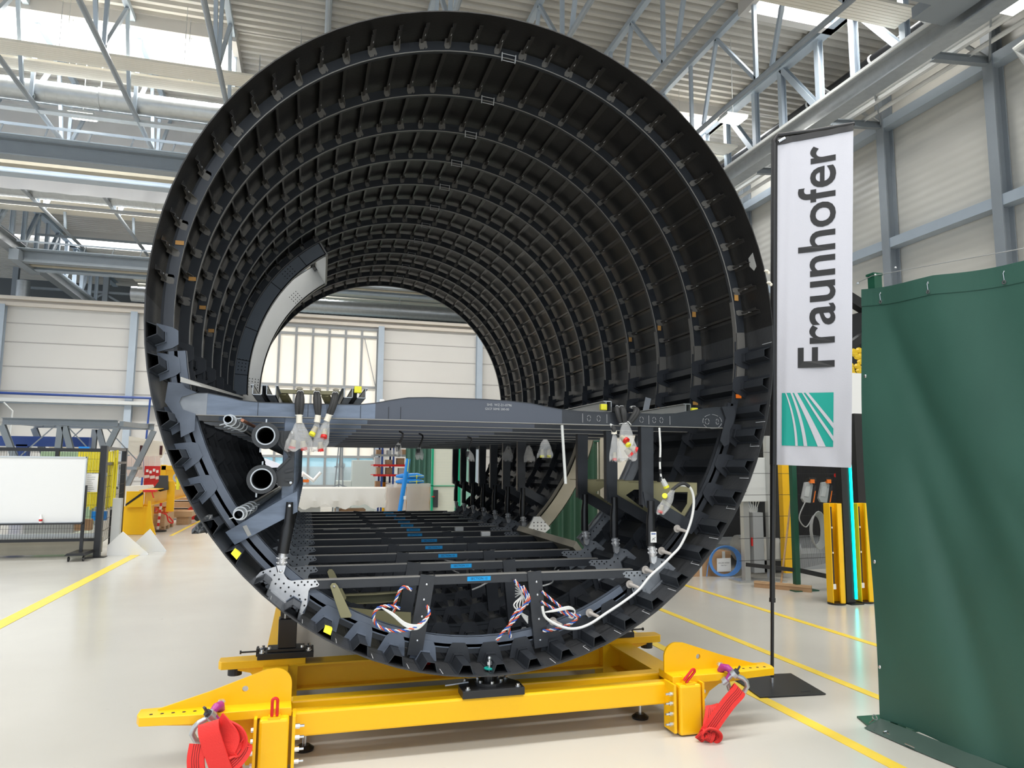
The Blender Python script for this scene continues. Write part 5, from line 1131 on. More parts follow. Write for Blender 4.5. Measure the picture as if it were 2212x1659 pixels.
obj('red_plug', MB().tube([(-.365, 4.44, .455), (-.35, 4.41, .445)], .018, 12), M['redpaint'], label='red cap on the skin at the foot of the left cargo strut', category='cap')
# scattered wires further back in the hold
rd = random.Random(3)
t = thing('hold_wiring', (.4, 5.4, .75), 'white wiring scattered in the hold behind the second cargo beam', 'wires')
for i in range(14):
    x, yy, z = rd.uniform(.1, .9), rd.uniform(4.9, 6.4), rd.uniform(.68, .86)
    obj('wire', MB().tube(smooth_path([(x, yy, z), (x+rd.uniform(-.08, .08), yy+.1, z-.05), (x+rd.uniform(-.15, .15), yy+.2, z-.09)]), .006, 6), M['wirewhite'], t)
obj('floor_rail', MB().box((-.9, 7.9, .942), (-.75, 7.92, .946)).box((-.52, 7.9, .942), (-.25, 7.92, .946)), M['grey_primer'], F)
for i, (x, yy, lab) in enumerate(((.56, 6.9, 'nearer'), (.42, 7.5, 'farther'))): obj('white_block', MB().box((x, yy, .94), (x+.09, yy+.05, .985)), M['white'], bevel=.006, label='small white block on the right side of the cargo beams, the %s one' % lab, category='block')
for i, (t_, lab) in enumerate(((-137.4, 'lower left rim by the corner bracket'), (-118.3, 'lower rim left of the left cargo strut'))):
    p = loc2(t_, 0, .060); a = R(t_)
    nm = obj('sticky_note', MB().add([loc2(t_, -.025, .062)[0:1]+(4.245,)+loc2(t_, -.025, .062)[1:], loc2(t_, .02, .064)[0:1]+(4.245,)+loc2(t_, .02, .064)[1:], loc2(t_, .02, .062)[0:1]+(4.30,)+loc2(t_, .02, .062)[1:], loc2(t_, -.025, .060)[0:1]+(4.30,)+loc2(t_, -.025, .060)[1:],
        loc2(t_, .02, .064)[0:1]+(4.243,)+loc2(t_, .02, .064)[1:], loc2(t_, .028, .03)[0:1]+(4.240,)+loc2(t_, .028, .03)[1:], loc2(t_, -.018, .03)[0:1]+(4.240,)+loc2(t_, -.018, .03)[1:], loc2(t_, -.025, .062)[0:1]+(4.243,)+loc2(t_, -.025, .062)[1:]], [(0, 1, 2, 3), (4, 5, 6, 7)]), M['yellowsoft'], label='yellow note stuck on a hat stringer, '+lab, category='note')
for i, (tt, lab) in enumerate(((15.0, 'upper'), (12.6, 'lower'))):
    p = cyl(tt, -.005, 4.22); obj('foam_plug', MB().ball((p[0], 4.215, p[2]), .014, 0, 8, 5, (1.3, 1, .7)).ball((p[0]+.015, 4.215, p[2]-.012), .012, 0, 8, 5), M['cream'], smooth=True, label='cream foam lump on the right fuselage rim, '+lab, category='foam')
p = loc2(-150.5, 0, .10); obj('bag_scrap', bag_mb((-1.60, 4.38, 1.33), (-1.64, 4.34, 1.24), .045, .03, 50, .5), mat('dark_film', (.05, .055, .06), .2, bump=(20, .6)), smooth=True, label='dark crumpled plastic film on the lower left rim', category='plastic bag')
# ================================================================== LEFT BACKGROUND
def chamfer(*a): return a
FN = thing('safety_fence', (-4.56, 14.3, 0), 'black mesh safety fence on the left behind the whiteboard', 'fence')
obj('corner_post', MB().box((-4.61, 14.26, 0), (-4.51, 14.36, 1.94)).box((-4.72, 14.2, 0), (-4.42, 14.42, .012)), M['black'], FN)
obj('top_rail', MB().box((-6.9, 14.29, 1.83), (-4.56, 14.33, 1.89)), M['black'], FN)
obj('post', MB().box((-5.32, 14.28, 1.0), (-5.26, 14.34, 1.86)), M['black'], FN); obj('lower_rail', MB().box((-6.9, 14.29, .28), (-4.56, 14.33, .33)).box((-6.9, 14.29, .60), (-4.8, 14.33, .63)), M['black'], FN)
ms = MB()
for i in range(56): ms.box((-6.9+.042*i, 14.305, .3), (-6.896+.042*i, 14.309, 1.85))
for i in range(8): ms.box((-6.9, 14.302, .3+.2*i), (-4.56, 14.306, .304+.2*i))
obj('mesh_panel', ms, M['rubber'], FN)
F2 = thing('fence_gate', (-4.75, 16, 0), 'black mesh gate of the fence running back, with white sheets on it', 'fence gate')
obj('far_post', MB().box((-5.08, 17.9, 0), (-4.98, 18.0, 1.98)), M['black'], F2); obj('top_rail', MB().bar((-4.56, 14.35, 1.90), (-5.02, 17.95, 1.94), .05, .06), M['black'], F2); obj('mid_post', MB().box((-4.86, 16.3, 0), (-4.82, 16.34, 1.75)).bar((-4.58, 14.4, 1.62), (-4.98, 17.9, 1.66), .04, .05), M['black'], F2)
ms = MB()
for i in range(40): f_ = i/40; ms.box((-4.58-.42*f_, 14.4+3.5*f_, .2), (-4.576-.42*f_, 14.404+3.5*f_, 1.6))
for i in range(8): ms.bar((-4.58, 14.4, .2+.2*i), (-4.99, 17.9, .2+.2*i), .006, .006)
obj('mesh_panel', ms, M['rubber'], F2)
def sheet(p, w, h, lab, par=None, seed=1):
    x, y, z = p; m = MB().box((x, y, z), (x+w, y+.004, z+h), 0); r_ = random.Random(seed)
    for i in range(int(h/.035)): m.box((x+w*.12, y-.0015, z+h-.03-.035*i), (x+w*r_.uniform(.4, .85), y-.0005, z+h-.022-.035*i), 1)
    return m
for (x, y, z, w, h, lab) in ((-4.90, 16.3, 1.17, .14, .45, 'tall white information sheet on the fence gate, upper'), (-4.89, 16.1, .72, .15, .42, 'wrinkled clear sheet pocket on the fence gate, lower')):
    obj('information_sheet', sheet((x, y, z), w, h, lab), [M['white'], M['grey']], label=lab, category='sign')
obj('information_sheet', sheet((-4.80, 14.20, 1.13), .20, .32, ''), [M['white'], M['grey']], label='white paper sheet left of the black fence corner post', category='sign')
# aluminium machine frame behind the fence
AF = thing('machine_frame', (-5.3, 14.9, 0), 'aluminium profile frame with mesh behind the whiteboard', 'machine frame')
obj('beam', MB().box((-6.9, 14.7, .30), (-4.62, 14.8, .38)).box((-4.68, 14.7, .3), (-4.62, 14.78, 1.2)).box((-6.9, 14.7, 1.40), (-4.6, 14.78, 1.46)), M['alu'], AF); obj('base', MB().box((-6.9, 14.6, .03), (-4.62, 14.9, .30)), M['cream_primer'], AF)
obj('clear_crate', MB().box((-6.0, 15.2, .35), (-5.2, 15.6, .62)), M['ltgrey'], AF)
obj('parts', MB().box((-5.15, 15.1, .4), (-4.9, 15.3, .6)), M['card'], AF)
YH = thing('yellow_hose_rack', (-4.95, 15.6, .6), 'bundle of bright yellow hanging hoses behind the whiteboard', 'hoses')
for i in range(16):
    x = -5.3+.044*i; obj('hose', MB().tube([(x, 15.6, .75+.03*(i % 3)), (x+.006, 15.58, 1.3), (x, 15.6, 1.86+.01*(i % 4))], .02, 7), mat('hose_yellow', (.86, .72, .03), .45) if i == 0 else bpy.data.materials['hose_yellow'], YH, smooth=True)
objs('blue_fitting', MB().box((-5.0, 15.55, .55), (-4.75, 15.65, .72)).box((-5.32, 15.6, 1.86), (-5.14, 15.7, 1.95)), M['blueplastic'], YH)
WB = thing('whiteboard', (-5.4, 14.0, 0), 'large mobile whiteboard on black castor stand at the left edge', 'whiteboard')
obj('board', MB().box((-6.9, 13.98, .635), (-4.75, 14.0, 1.725)), mat('whiteboard_surface', (.78, .78, .76), .25), WB)
obj('board_frame', MB().box((-6.9, 13.97, 1.715), (-4.74, 14.01, 1.74)).box((-6.9, 13.97, .62), (-4.74, 14.01, .64)).box((-4.755, 13.97, .62), (-4.735, 14.01, 1.74)), M['alu'], WB)
obj('pen_tray', MB().box((-6.9, 13.90, .60), (-4.72, 13.98, .625)), M['black'], WB)
obj('stand_post', MB().box((-4.76, 13.99, .12), (-4.71, 14.03, 1.25)).box((-4.80, 13.99, 1.13), (-4.75, 14.03, 1.22)), M['black'], WB)
obj('castor_foot', MB().prism([(-4.90, .10), (-4.86, .14), (-4.62, .14), (-4.58, .10)], 13.7, 14.3).tube([(-4.86, 13.78, .04), (-4.84, 13.78, .04)], .04, 12).tube([(-4.64, 13.78, .04), (-4.62, 13.78, .04)], .04, 12).tube([(-4.74, 14.2, .04), (-4.72, 14.2, .04)], .04, 12), M['black'], WB)
obj('spray_bottle', MB().tube([(-5.35, 13.94, .627), (-5.35, 13.94, .72), (-5.35, 13.94, .75), (-5.35, 13.94, .77)], [.028, .028, .012, .012], 10, 0).tube([(-5.35, 13.935, .66), (-5.35, 13.935, .69)], .0285, 10, 1), [M['white'], M['redpaint']], smooth=True, label='small white spray bottle with red print on the whiteboard tray', category='bottle')
for i, (dx, lab) in enumerate(((0, 'left of the pair'), (.35, 'right of the pair'))):
    w = MB().prism([(-4.45+dx, 0), (-4.45+dx, .18), (-4.22+dx, .42), (-3.78+dx*.6, .02), (-3.78+dx*.6, 0)], 14.5+.5*i, 14.53+.5*i)
    obj('support_wedge', w, M['white'], label='white triangular support plate on the floor by the fence, '+lab, category='bracket', group='white triangular supports')
obj('grey_pillar', MB().box((-4.46, 14.7, 0), (-4.32, 14.84, 1.0)), M['ltgrey'], label='light grey pillar at the end of the fence gate behind the white wedges', category='post')
# trestle frame
TR = thing('trestle_frame', (-8, 24, 0), 'large grey steel trestle frame behind the fence at the left', 'steel frame')
g_ = M['steel_mid']
for yy, zt, x0, x1 in ((24, 2.92, -9.6, -6.6), (25.6, 2.92, -9.3, -5.9)):
    obj('top_beam', MB().ibeam((x0, yy, zt-.08), (x1, yy, zt-.08), .2, .2, .02), g_, TR)
    for xa_, xb in ((x0, x0+1.1), ((x0+x1)/2, (x0+x1)/2-.1), (x1, x1-1.0), ((x0+x1)/2+.1, (x0+x1)/2+.9)): obj('leg', MB().ibeam((xa_, yy, zt-.2), (xb, yy, .1), .16, .16, .015, upv=(0, 1, 0)), g_, TR)
    obj('cross_wire', MB().bar((x0+.3, yy, 1.6), (x0+1.4, yy, 2.8), .03, .03).bar((x1-.3, yy, 1.6), (x1-1.4, yy, 2.8), .03, .03), g_, TR)
for x in (-9.5, -6.5): obj('top_beam', MB().bar((x, 24, 2.84), (x+.4, 25.6, 2.84), .12, .14), g_, TR)
TC = MB(); 
for i in range(9):
    for j in range(7): TC.v.append((-9.2+.28*i, 26.4+.2*j, 1.6+.9*math.exp(-((i-2)/3.2)**2)-.05*j+.04*math.sin(i*2.1+j)))
for x_ in (-9.0, -7.2): pass
TC.f = [(i*7+j, i*7+j+1, (i+1)*7+j+1, (i+1)*7+j) for i in range(8) for j in range(6)]; TC.m = [0]*len(TC.f)
for x_ in (-9.0, -7.3): TC.box((x_, 26.5, 0), (x_+.1, 26.6, 1.75))
obj('shell_panel', TC, M['cream'], smooth=True, label='curved cream shell part lying behind the grey trestle', category='aircraft part')
obj('green_cabinet', MB().box((-7.95, 22, 0), (-6.65, 22.6, 1.95)), M['greenbox'], bevel=.02, label='pale green ribbed cabinet behind the fence below the trestle', category='cabinet')
obj('blue_gantry', MB().box((-11.5, 25, 2.15), (-7.6, 25.3, 2.45)).box((-9.55, 25, 0), (-9.25, 25.3, 2.2)), M['blue'], label='dark blue steel gantry at the left picture edge', category='gantry')
pc = MB().prism([(-6.75, 2.55), (-5.55, 2.35), (-5.55, 2.30), (-5.75, 1.85), (-6.75, 1.95)], 26.2, 26.3, m=0)
for i in range(6): pc.bar((-6.7+.17*i, 26.15, 1.9), (-6.95+.17*i+.35, 26.0, 1.25-.02*i), .15, .04, 1, upv=(0, 1, 0))
for i in (1, 4): pc.box((-6.6+.2*i, 26.18, 1.95), (-6.52+.2*i, 26.2, 2.25), 2)
obj('ribbed_panel', pc, [M['cream'], mat('pinkish_panel', (.55, .44, .38), .5), M['dkred']], label='cream slotted and ribbed panel leaning at the right end of the trestle', category='aircraft part')
gt = thing('grey_table', (-6.1, 22, 0), 'grey steel table frame between the fence and the red board', 'table')
obj('table_top', MB().box((-6.6, 21.8, 1.48), (-5.55, 22.5, 1.56)), g_, gt); obj('leg', MB().bar((-5.6, 22, 1.5), (-6.2, 22, 0), .08, .08), g_, gt); obj('leg', MB().bar((-6.5, 22, 1.5), (-6.5, 22, 0), .08, .08), g_, gt)
obj('pale_trough', MB().prism([(-5.6, .98), (-4.9, .98), (-4.95, 1.10), (-5.6, 1.06)], 20.2, 20.9).box((-6.0, 20.2, 0), (-5.0, 20.9, .98)), M['cream'], label='cream trough behind the yellow block', category='part')
# yellow press fixtures
YB = thing('yellow_fixture', (-4.8, 18.7, 0), 'yellow steel fixture with black diagonal stripe right of the fence', 'fixture')
obj('base_block', MB().box((-5.16, 18.7, 0), (-4.62, 19.4, .655)), M['yellow'], YB, bevel=.01)
obj('head_plate', MB().prism([(-5.08, .64), (-5.08, 1.0), (-4.72, 1.0), (-4.72, .64)], 18.6, 18.68), M['yellow'], YB)
obj('black_stripe', MB().prism([(-5.08, .66), (-5.08, .71), (-4.74, .99), (-4.72, .94)], 18.59, 18.60), M['black'], YB)
obj('rib', MB().prism([(-4.65, 0), (-4.40, 0), (-4.50, .35), (-4.55, .78), (-4.60, .78)], 18.55, 18.62), M['yellow'], YB)
Y2 = thing('yellow_beam', (-4.2, 19, .6), 'long yellow I-beam running back from the striped fixture, with red strap', 'beam')
obj('i_beam', MB().ibeam((-4.72, 18.8, .84), (-4.3, 26.0, .95), .28, .36, .02), M['yellow'], Y2)
for x, yy, w in ((-4.42, 20.0, .35), (-4.05, 22.3, .4)): obj('end_plate', MB().prism([(x-w*.1, .45), (x-w*.1, 1.2), (x+w*.3, 1.2), (x+w*.4, 1.1), (x+w*.4, .45)], yy, yy+.06), M['yellow'], Y2)
obj('red_strap', MB().box((-4.74, 18.6, .98), (-4.48, 18.9, 1.03)).bar((-4.55, 18.6, 1.0), (-4.5, 18.6, .85), .05, .02), M['red'], Y2)
obj('shackle_eye', MB().pipe((-4.2, 19.9, 1.30), (-4.2, 20.0, 1.30), .13, .09, 16).tube([(-4.2, 19.9, 1.0), (-4.2, 19.9, 1.3)], .04, 8, 1), [M['galv'], M['yellowsoft']], label='steel lifting eye with yellow sling on the yellow beam', category='shackle')
obj('grey_brace', MB().prism([(-5.0, 1.0), (-4.75, 1.05), (-4.65, 1.2), (-4.65, 1.35), (-4.45, 1.35), (-4.42, 1.0), (-4.6, .95), (-4.68, 1.0), (-4.8, .98)], 19.9, 20.0), M['duct_grey'], label='dark grey angled bracket above the yellow fixture', category='bracket')
obj('yellow_rack', MB().box((-5.62, 25.5, 0), (-5.45, 25.7, 1.62)).box((-5.6, 25.5, 1.45), (-3.9, 25.6, 1.6)).box((-5.6, 25.5, 1.0), (-3.9, 25.6, 1.12)).box((-5.5, 25.52, 1.1), (-3.9, 25.56, 1.46)), M['yellow'], bevel=.01, label='yellow open frame beside the red board at the back', category='frame')
rb_ = MB().box((-6.18, 26, 0), (-5.68, 26.04, 1.58), 0)
for x, z in ((-6.1, 1.42), (-6.0, 1.38), (-5.9, 1.44), (-5.8, 1.40)): rb_.box((x-.03, 25.99, z-.04), (x+.04, 26, z+.05), 1)
obj('red_board', rb_, [M['redpaint'], M['white']], label='red tool board with white labels at the back left', category='board')
cr = thing('wooden_crate', (-4.65, 20, 0), 'light wooden crate on a pallet beside the striped marker post', 'crate')
obj('box', MB().box((-4.95, 19.7, .13), (-4.42, 21, .40)), M['wood'], cr); obj('pallet', MB().box((-4.95, 19.7, .10), (-4.42, 21, .13)).box((-4.5, 19.75, 0), (-4.42, 19.9, .10)).box((-4.5, 20.3, 0), (-4.42, 20.45, .10)).box((-4.5, 20.85, 0), (-4.42, 21, .10)), M['wood'], cr)
oc = MB()
for i in range(4): oc.box((-4.93+.13*i, 20.1, .42), (-4.88+.13*i, 20.3, .56))
oc.box((-4.95, 20.1, .40), (-4.42, 20.6, .43)).box((-4.95, 20.1, .54), (-4.42, 20.15, .57))
obj('orange_crate', oc, M['orange'], label='orange slatted crate on top of the wooden crate', category='crate')
for i, (x, yy, z, w, h) in enumerate(((-4.5, 23.6, 0, .75, .14), (-4.55, 23.8, .14, .8, .14), (-4.7, 24.0, .28, .95, .22), (-4.7, 24.2, .50, .9, .12))): obj('timber_pallet', MB().box((x-w, yy, z+.05), (x+w*.35, yy+1, z+h)).box((x-w, yy, z), (x-w+.12, yy+1, z+.05)).box((x+w*.2, yy, z), (x+w*.35, yy+1, z+.05)), M['wood'], label='timber layer %s in the stack behind the crate' % ('resting on the floor', 'second from the floor', 'third from the floor', 'topmost')[i], category='pallet', group='timber stack behind the crate')
obj('small_pallet_box', MB().box((-4.45, 21.6, 0), (-4.15, 22.2, .22)).box((-4.5, 21.5, .22), (-4.05, 22.3, .36)), M['wood'], label='low wooden box right of the wooden crate', category='box')
mp = thing('marker_post', (-4.5, 19.5, 0), 'red and white striped marker post on a black foot', 'post')
for i in range(8): obj('band', MB().tube([(-4.53+.005*i, 19.5, .05+.08*i), (-4.525+.005*i, 19.5, .13+.08*i)], .028, 12), M['white' if i % 2 == 0 else 'redpaint'], mp)
obj('foot', MB().tube([(-4.53, 19.5, 0), (-4.53, 19.5, .03)], .2, 16), M['rubber'], mp)
obj('red_chain', MB().tube(smooth_path([(-4.45, 19.5, .45), (-4.35, 19.5, .40), (-4.30, 19.5, .25), (-4.22, 19.5, .20), (-4.20, 19.5, .24), (-4.30, 19.5, .36)]), .018, 6), M['redpaint'], label='red plastic chain hanging from the striped marker post', category='chain')
pt = thing('pallet_truck', (-4.2, 23, 0), 'red pallet truck partly hidden by the fuselage at the left', 'pallet truck')
obj('body', MB().prism([(-4.45, .04), (-4.38, .34), (-4.2, .5), (-4.1, .04)], 23, 23.1), M['redpaint'], pt); obj('wheel', MB().tube([(-4.1, 22.98, .09), (-4.1, 23.06, .09)], .09, 14), M['rubber'], pt)

# ================================================================== SEEN THROUGH THE FUSELAGE
tt = thing('covered_table', (0, 20, 0), 'long table under a white tarpaulin seen through the fuselage', 'table')
tp = MB(); k = 40
for i in range(k+1):
    x = -1.75+2.95*i/k; s_ = .05*math.sin(i*.5)+.03*math.sin(i*1.3)
    for (yy, z) in ((21.4, 1.03), (20.2, 1.04), (20.02, 1.02), (19.98, .85+.01*math.sin(i)), (19.96+.03*math.sin(i*.9), .70), (20+.04*math.sin(i*.7), .54+s_)): tp.v.append((x, yy, z))
tp.f = [(i*6+j, i*6+j+1, (i+1)*6+j+1, (i+1)*6+j) for i in range(k) for j in range(5)]; tp.m = [0]*len(tp.f)
obj('tarpaulin', tp, mat('white_tarpaulin', (.80, .77, .71), .5, bump=(6, .3)), tt, smooth=True)
for x in (-1.6, -.3, 1.0): obj('leg', MB().box((x, 20.1, 0), (x+.08, 20.2, .98)), M['steel_mid'], tt)
obj('shelf_items', MB().box((-1.6, 20.3, .1), (-.7, 21, .5), 0).box((-.3, 20.3, .1), (.5, 21, .45), 1), [M['ltgrey'], M['card']], tt)
def wrapped(x0, x1, y, z1, lab, waist=0):
    t_ = thing('wrapped_stack', ((x0+x1)/2, y, 0), lab, 'wrapped goods')
    obj('cardboard', MB().box((x0+.04, y+.02, .1), (x1-.04, y+.5, z1-.08)), M['card'], t_)
    m_ = MB(); n_ = 20
    for j in range(9):
        z = z1*j/8; g_ = .03*math.sin(j*2.3)
        for i in range(n_):
            a = 2*PI*i/n_; cx, cy = (x0+x1)/2, y+.25; rx, ry = (x1-x0)/2+g_*.5-waist*.04, .27; c_ = math.cos(a); s_ = math.sin(a)
            m_.v.append((cx+rx*math.copysign(abs(c_)**.45, c_), cy+ry*math.copysign(abs(s_)**.45, s_), z))
    m_.f = [(j*n_+i, j*n_+(i+1) % n_, (j+1)*n_+(i+1) % n_, (j+1)*n_+i) for j in range(8) for i in range(n_)]+[tuple(8*n_+i for i in range(n_))]; m_.m = [0]*len(m_.f)
    obj('stretch_film', m_, mat('film_%s' % lab[:3], (.85, .82, .76), .2, alpha=.45, bump=(9, .6)), t_, smooth=True)
wrapped(1.19, 1.85, 17.5, 1.21, 'large film-wrapped cardboard block under the blue bundle, right of the blue tube')
wrapped(.84, 1.25, 18.2, 1.17, 'small film-wrapped stack left of the blue tube')
tb = MB().tube([(.97, 17.2, .0), (1.22, 17.2, 1.80)], .055, 12, 0).box((1.12, 17.13, .85), (1.18, 17.145, .93), 1); tb.tube([(1.20, 17.14, 1.5), (1.225, 17.14, 1.79)], .008, 5, 2)
obj('blue_tube', tb, [M['blueplastic'], M['white'], M['yellowsoft']], smooth=True, label='long blue tube leaning in front of the wrapped stacks', category='tube')
for i in range(2):
    z = 1.25+.13*i; bb = MB().tube([(1.0, 17.7, z), (1.15, 17.65, z+.01), (1.5, 17.6, z+.02), (1.66, 17.6, z)], [.03, .06, .065, .03], 12, 0).tube([(1.47, 17.6, z-.0), (1.49, 17.6, z)], .07, 12, 1)
    bb.bar((1.3, 17.54, z), (1.64, 17.53, z+.02), .015, .01, 1)
    obj('blue_bundle', bb, [M['blueplastic'], M['yellowsoft']], smooth=True, label='blue wrapped bundle with yellow tape on the wrapped block, %s of two' % ('lower', 'upper')[i], category='bundle', group='blue wrapped bundles')
gb = thing('perforated_board', (1.8, 15.5, 0), 'cream perforated board in a green frame right of the wrapped block', 'board')
obj('frame', MB().box((1.50, 15.5, 0), (1.54, 15.6, 2.4)).box((2.02, 15.5, 0), (2.14, 15.62, 2.4)).box((1.5, 15.5, 1.20), (2.1, 15.6, 1.215)), M['green'], gb)
pbm = mat('perforated_panel', (.80, .80, .66), .5); obj('panel', MB().box((1.54, 15.53, .3), (2.02, 15.55, 2.38)), pbm, gb); obj('green_door', MB().box((2.0, 15.62, 0), (2.5, 15.66, 2.3)), mat('green_glass', (.35, .62, .52), .3), gb)
hg = MB()
for i in range(24):
    for j in range(60): hg.add([(1.555+.0195*i, 15.528, .35+.033*j), (1.561+.0195*i, 15.528, .35+.033*j), (1.561+.0195*i, 15.528, .356+.033*j), (1.555+.0195*i, 15.528, .356+.033*j)], [(0, 1, 2, 3)])
obj('perforations', hg, M['grey'], gb, kind='stuff')
obj('control_box', MB().box((1.55, 15.45, .75), (1.64, 15.52, 1.12), 0).box((1.50, 15.40, .97), (1.56, 15.46, .99), 1), [M['duct_grey'], M['redpaint']], gb)
rk = thing('shelf_rack', (1.6, 24, 0), 'red and blue storage rack full of boxes behind the fuselage', 'rack')
for x in (1.25, 1.62, 2.2): obj('upright', MB().box((x, 24, 0), (x+.06, 24.06, 2.8)).box((x, 25, 0), (x+.06, 25.06, 2.8)), M['blue'], rk)
for z in (.85, 1.3, 1.62, 1.95, 2.3, 2.6): obj('shelf_beam', MB().box((1.0, 23.98, z), (2.25, 24.02, z+.07)).box((1.0, 24.1, z+.03), (2.25, 25, z+.06)), M['redpaint'] if z != 1.95 else M['grey'], rk)
r_ = random.Random(5)
for i in range(14):
    z = (.92, 1.37, 1.69, 2.02, 2.37)[i % 5]; x = 1.05+.36*(i//5)+r_.uniform(0, .08); obj('carton', MB().box((x, 24.15, z), (x+r_.uniform(.12, .25), 24.5, z+r_.uniform(.14, .24))), M[('card', 'wood', 'ltgrey')[i % 3]], label='carton on the red and blue rack, %s level, %s' % (('lowest', 'second', 'third', 'fourth', 'top')[i % 5], ('left bay', 'middle', 'right end')[i//5]), category='carton', group='cartons on the red and blue rack')
dg = MB(); k = 60
for i in range(k+1): x = 1.72+1.6*i/k; dg.v += [(x, 21.5+.06*math.sin(i*1.1), .02), (x, 21.5+.05*math.sin(i*1.1+.3), 3.0)]
dg.f = [(2*i, 2*i+2, 2*i+3, 2*i+1) for i in range(k)]; dg.m = [0]*k
obj('green_drape', dg, mat('grey_green_drape', (.09, .20, .15), .5), smooth=True, label='grey-green welding drape hanging beside the storage rack', category='curtain')
tw = thing('lattice_tower', (-.15, 22, 0), 'slender black lattice tripod in front of the gate panes', 'tripod')
for a, b_ in (((-.34, 22.0, 0), (-.18, 22.05, 2.6)), ((.0, 22.0, 0), (-.12, 22.05, 2.6)), ((-.16, 22.4, 0), (-.15, 22.08, 2.6)), ((-.45, 22, .98), (-.15, 22.05, 1.08)), ((.15, 22, .98), (-.15, 22.05, 1.08))): obj('leg', MB().bar(a, b_, .035, .035), M['steel_mid'], tw)
obj('collar', MB().box((-.30, 21.97, 1.58), (-.02, 22.03, 1.62)), M['steel_mid'], tw)
ey = thing('white_robot', (-1.2, 27, 0), 'white robot arms behind the covered table, left of the lattice tripod', 'robot')
obj('arm', MB().tube([(-1.5, 27, .9), (-1.2, 27, 1.35), (-.85, 27, 1.1), (-.6, 27, 1.4)], [.12, .10, .08, .06], 10), M['white'], ey, smooth=True); obj('base', MB().box((-2.2, 26.6, 0), (-.9, 27.4, .85)), M['white'], ey); obj('orange_rail', MB().box((-2.4, 26.5, 1.05), (-1.0, 26.6, 1.15)), M['orange'], ey)
obj('white_sheet_cover', MB().prism([(-2.6, 1.9), (-1.2, 1.35), (-1.2, 0), (-2.6, 0)], 28, 28.4), mat('pale_blue_sheet', (.75, .77, .85), .5), label='pale sloping cover seen through the lower gate panes', category='cover')
obj('pale_cabinet', MB().box((.5, 27, 0), (1.35, 27.6, 1.85)).box((-.1, 27, 0), (.5, 27.6, 1.1)), mat('pale_grey_green', (.50, .55, .52), .4), bevel=.02, label='pale grey cabinets right of the lattice tripod behind the table', category='cabinet')
obj('yellow_black_post', MB().tube([(1.42, 24.6, 0), (1.42, 24.6, 1.1)], .06, 12, 0).tube([(1.42, 24.6, 1.1), (1.42, 24.6, 1.3)], .062, 12, 1), [M['yellow'], M['black']], label='yellow bollard with black top by the blue-grey column', category='bollard')
obj('door_sensor', MB().box((1.66, 29.6, 4.1), (1.86, 29.7, 4.35)), M['white'], bevel=.02, label='small white box on the blue-grey column of the back wall', category='sensor')
# through the cargo door: green screen, pale cabinet
gs = MB(); k = 50
for i in range(k+1): x = 1.9+1.42*i/k; gs.v += [(x, 10.6+.05*math.sin(i*.9), .10), (x, 10.6+.03*math.sin(i*.9+.5), 2.05)]
gs.f = [(2*i, 2*i+2, 2*i+3, 2*i+1) for i in range(k)]; gs.m = [0]*k
sc = thing('green_screen', (2.6, 10.6, 0), 'dark green curtain screen seen through the cargo door', 'curtain')
obj('curtain', gs, mat('olive_green_curtain', (.03, .085, .05), .55, bump=(3, .3)), sc, smooth=True); obj('post', MB().box((3.33, 10.55, 0), (3.40, 10.62, 2.1)), M['cream_primer'], sc); obj('top_rail', MB().box((1.9, 10.57, 2.02), (3.4, 10.62, 2.08)), M['dkgreen'], sc)
obj('pale_machine_panel', MB().box((3.42, 10.9, .1), (4.4, 11.1, 2.2)), M['cream'], label='cream machine panel beside the green screen, seen through the cargo door', category='machine')
eb = MB().box((3.42, 10.4, 1.1), (3.56, 10.5, 1.9), 0).box((3.46, 10.45, 0), (3.52, 10.5, 1.1), 0).box((3.45, 10.39, 1.5), (3.52, 10.4, 1.8), 1).box((3.45, 10.39, 1.15), (3.52, 10.4, 1.3), 1)
obj('switch_box', eb, [M['duct_grey'], M['blue']], label='dark box with blue panels seen between the right columns', category='switch box')

# ================================================================== RIGHT BACKGROUND: ROBOT CELL
RC = thing('robot_cell', (7, 10.4, 0), 'black robot cell housing behind the banner flag and the bollards', 'machine')
obj('rear_wall', MB().box((4.3, 12.6, 0), (9.6, 12.7, 2.3)), M['blackmat'], RC)
obj('portal', MB().box((5.95, 10.0, 0), (6.2, 10.25, 2.35)).box((5.4, 10.0, 2.35), (9, 10.3, 2.62)).box((7.6, 9.6, 0), (7.9, 9.9, 4.2)).bar((6.9, 9.6, 4.6), (8.4, 9.6, 3.9), .16, .16).bar((7.0, 9.6, 3.4), (8.2, 9.6, 4.2), .12, .12).bar((7.0, 9.7, 3.9), (8.2, 9.7, 3.2), .12, .12).bar((6.8, 9.6, 3.2), (8.4, 9.6, 3.2), .14, .2), M['black'], RC)
obj('rail_bed', MB().box((5.7, 10.2, .25), (8.5, 12.2, .34), 0).box((5.7, 10.2, .0), (8.5, 10.3, .25), 1), [M['galv'], M['grey']], RC)
for (a, b_) in (((4.6, 10.4, 1.75), (6.3, 10.4, .75)), ((5.9, 10.8, 1.2), (6.4, 10.8, 2.2)), ((6.6, 10.8, 2.2), (7.0, 10.8, 1.2))): obj('diagonal_beam', MB().ibeam(a, b_, .1, .14, .012, upv=(0, 1, 0)), M['steel_mid'], RC)
obj('motor', MB().tube([(6.0, 9.9, .36), (6.35, 9.9, .36)], .17, 16, 0).tube([(5.35, 9.95, .40), (5.7, 9.95, .40)], .2, 16, 0).box((5.65, 9.8, .22), (6.0, 10.0, .55), 1), [M['galv'], M['ltgrey']], RC, smooth=True)
yc = MB(); r_ = random.Random(9)
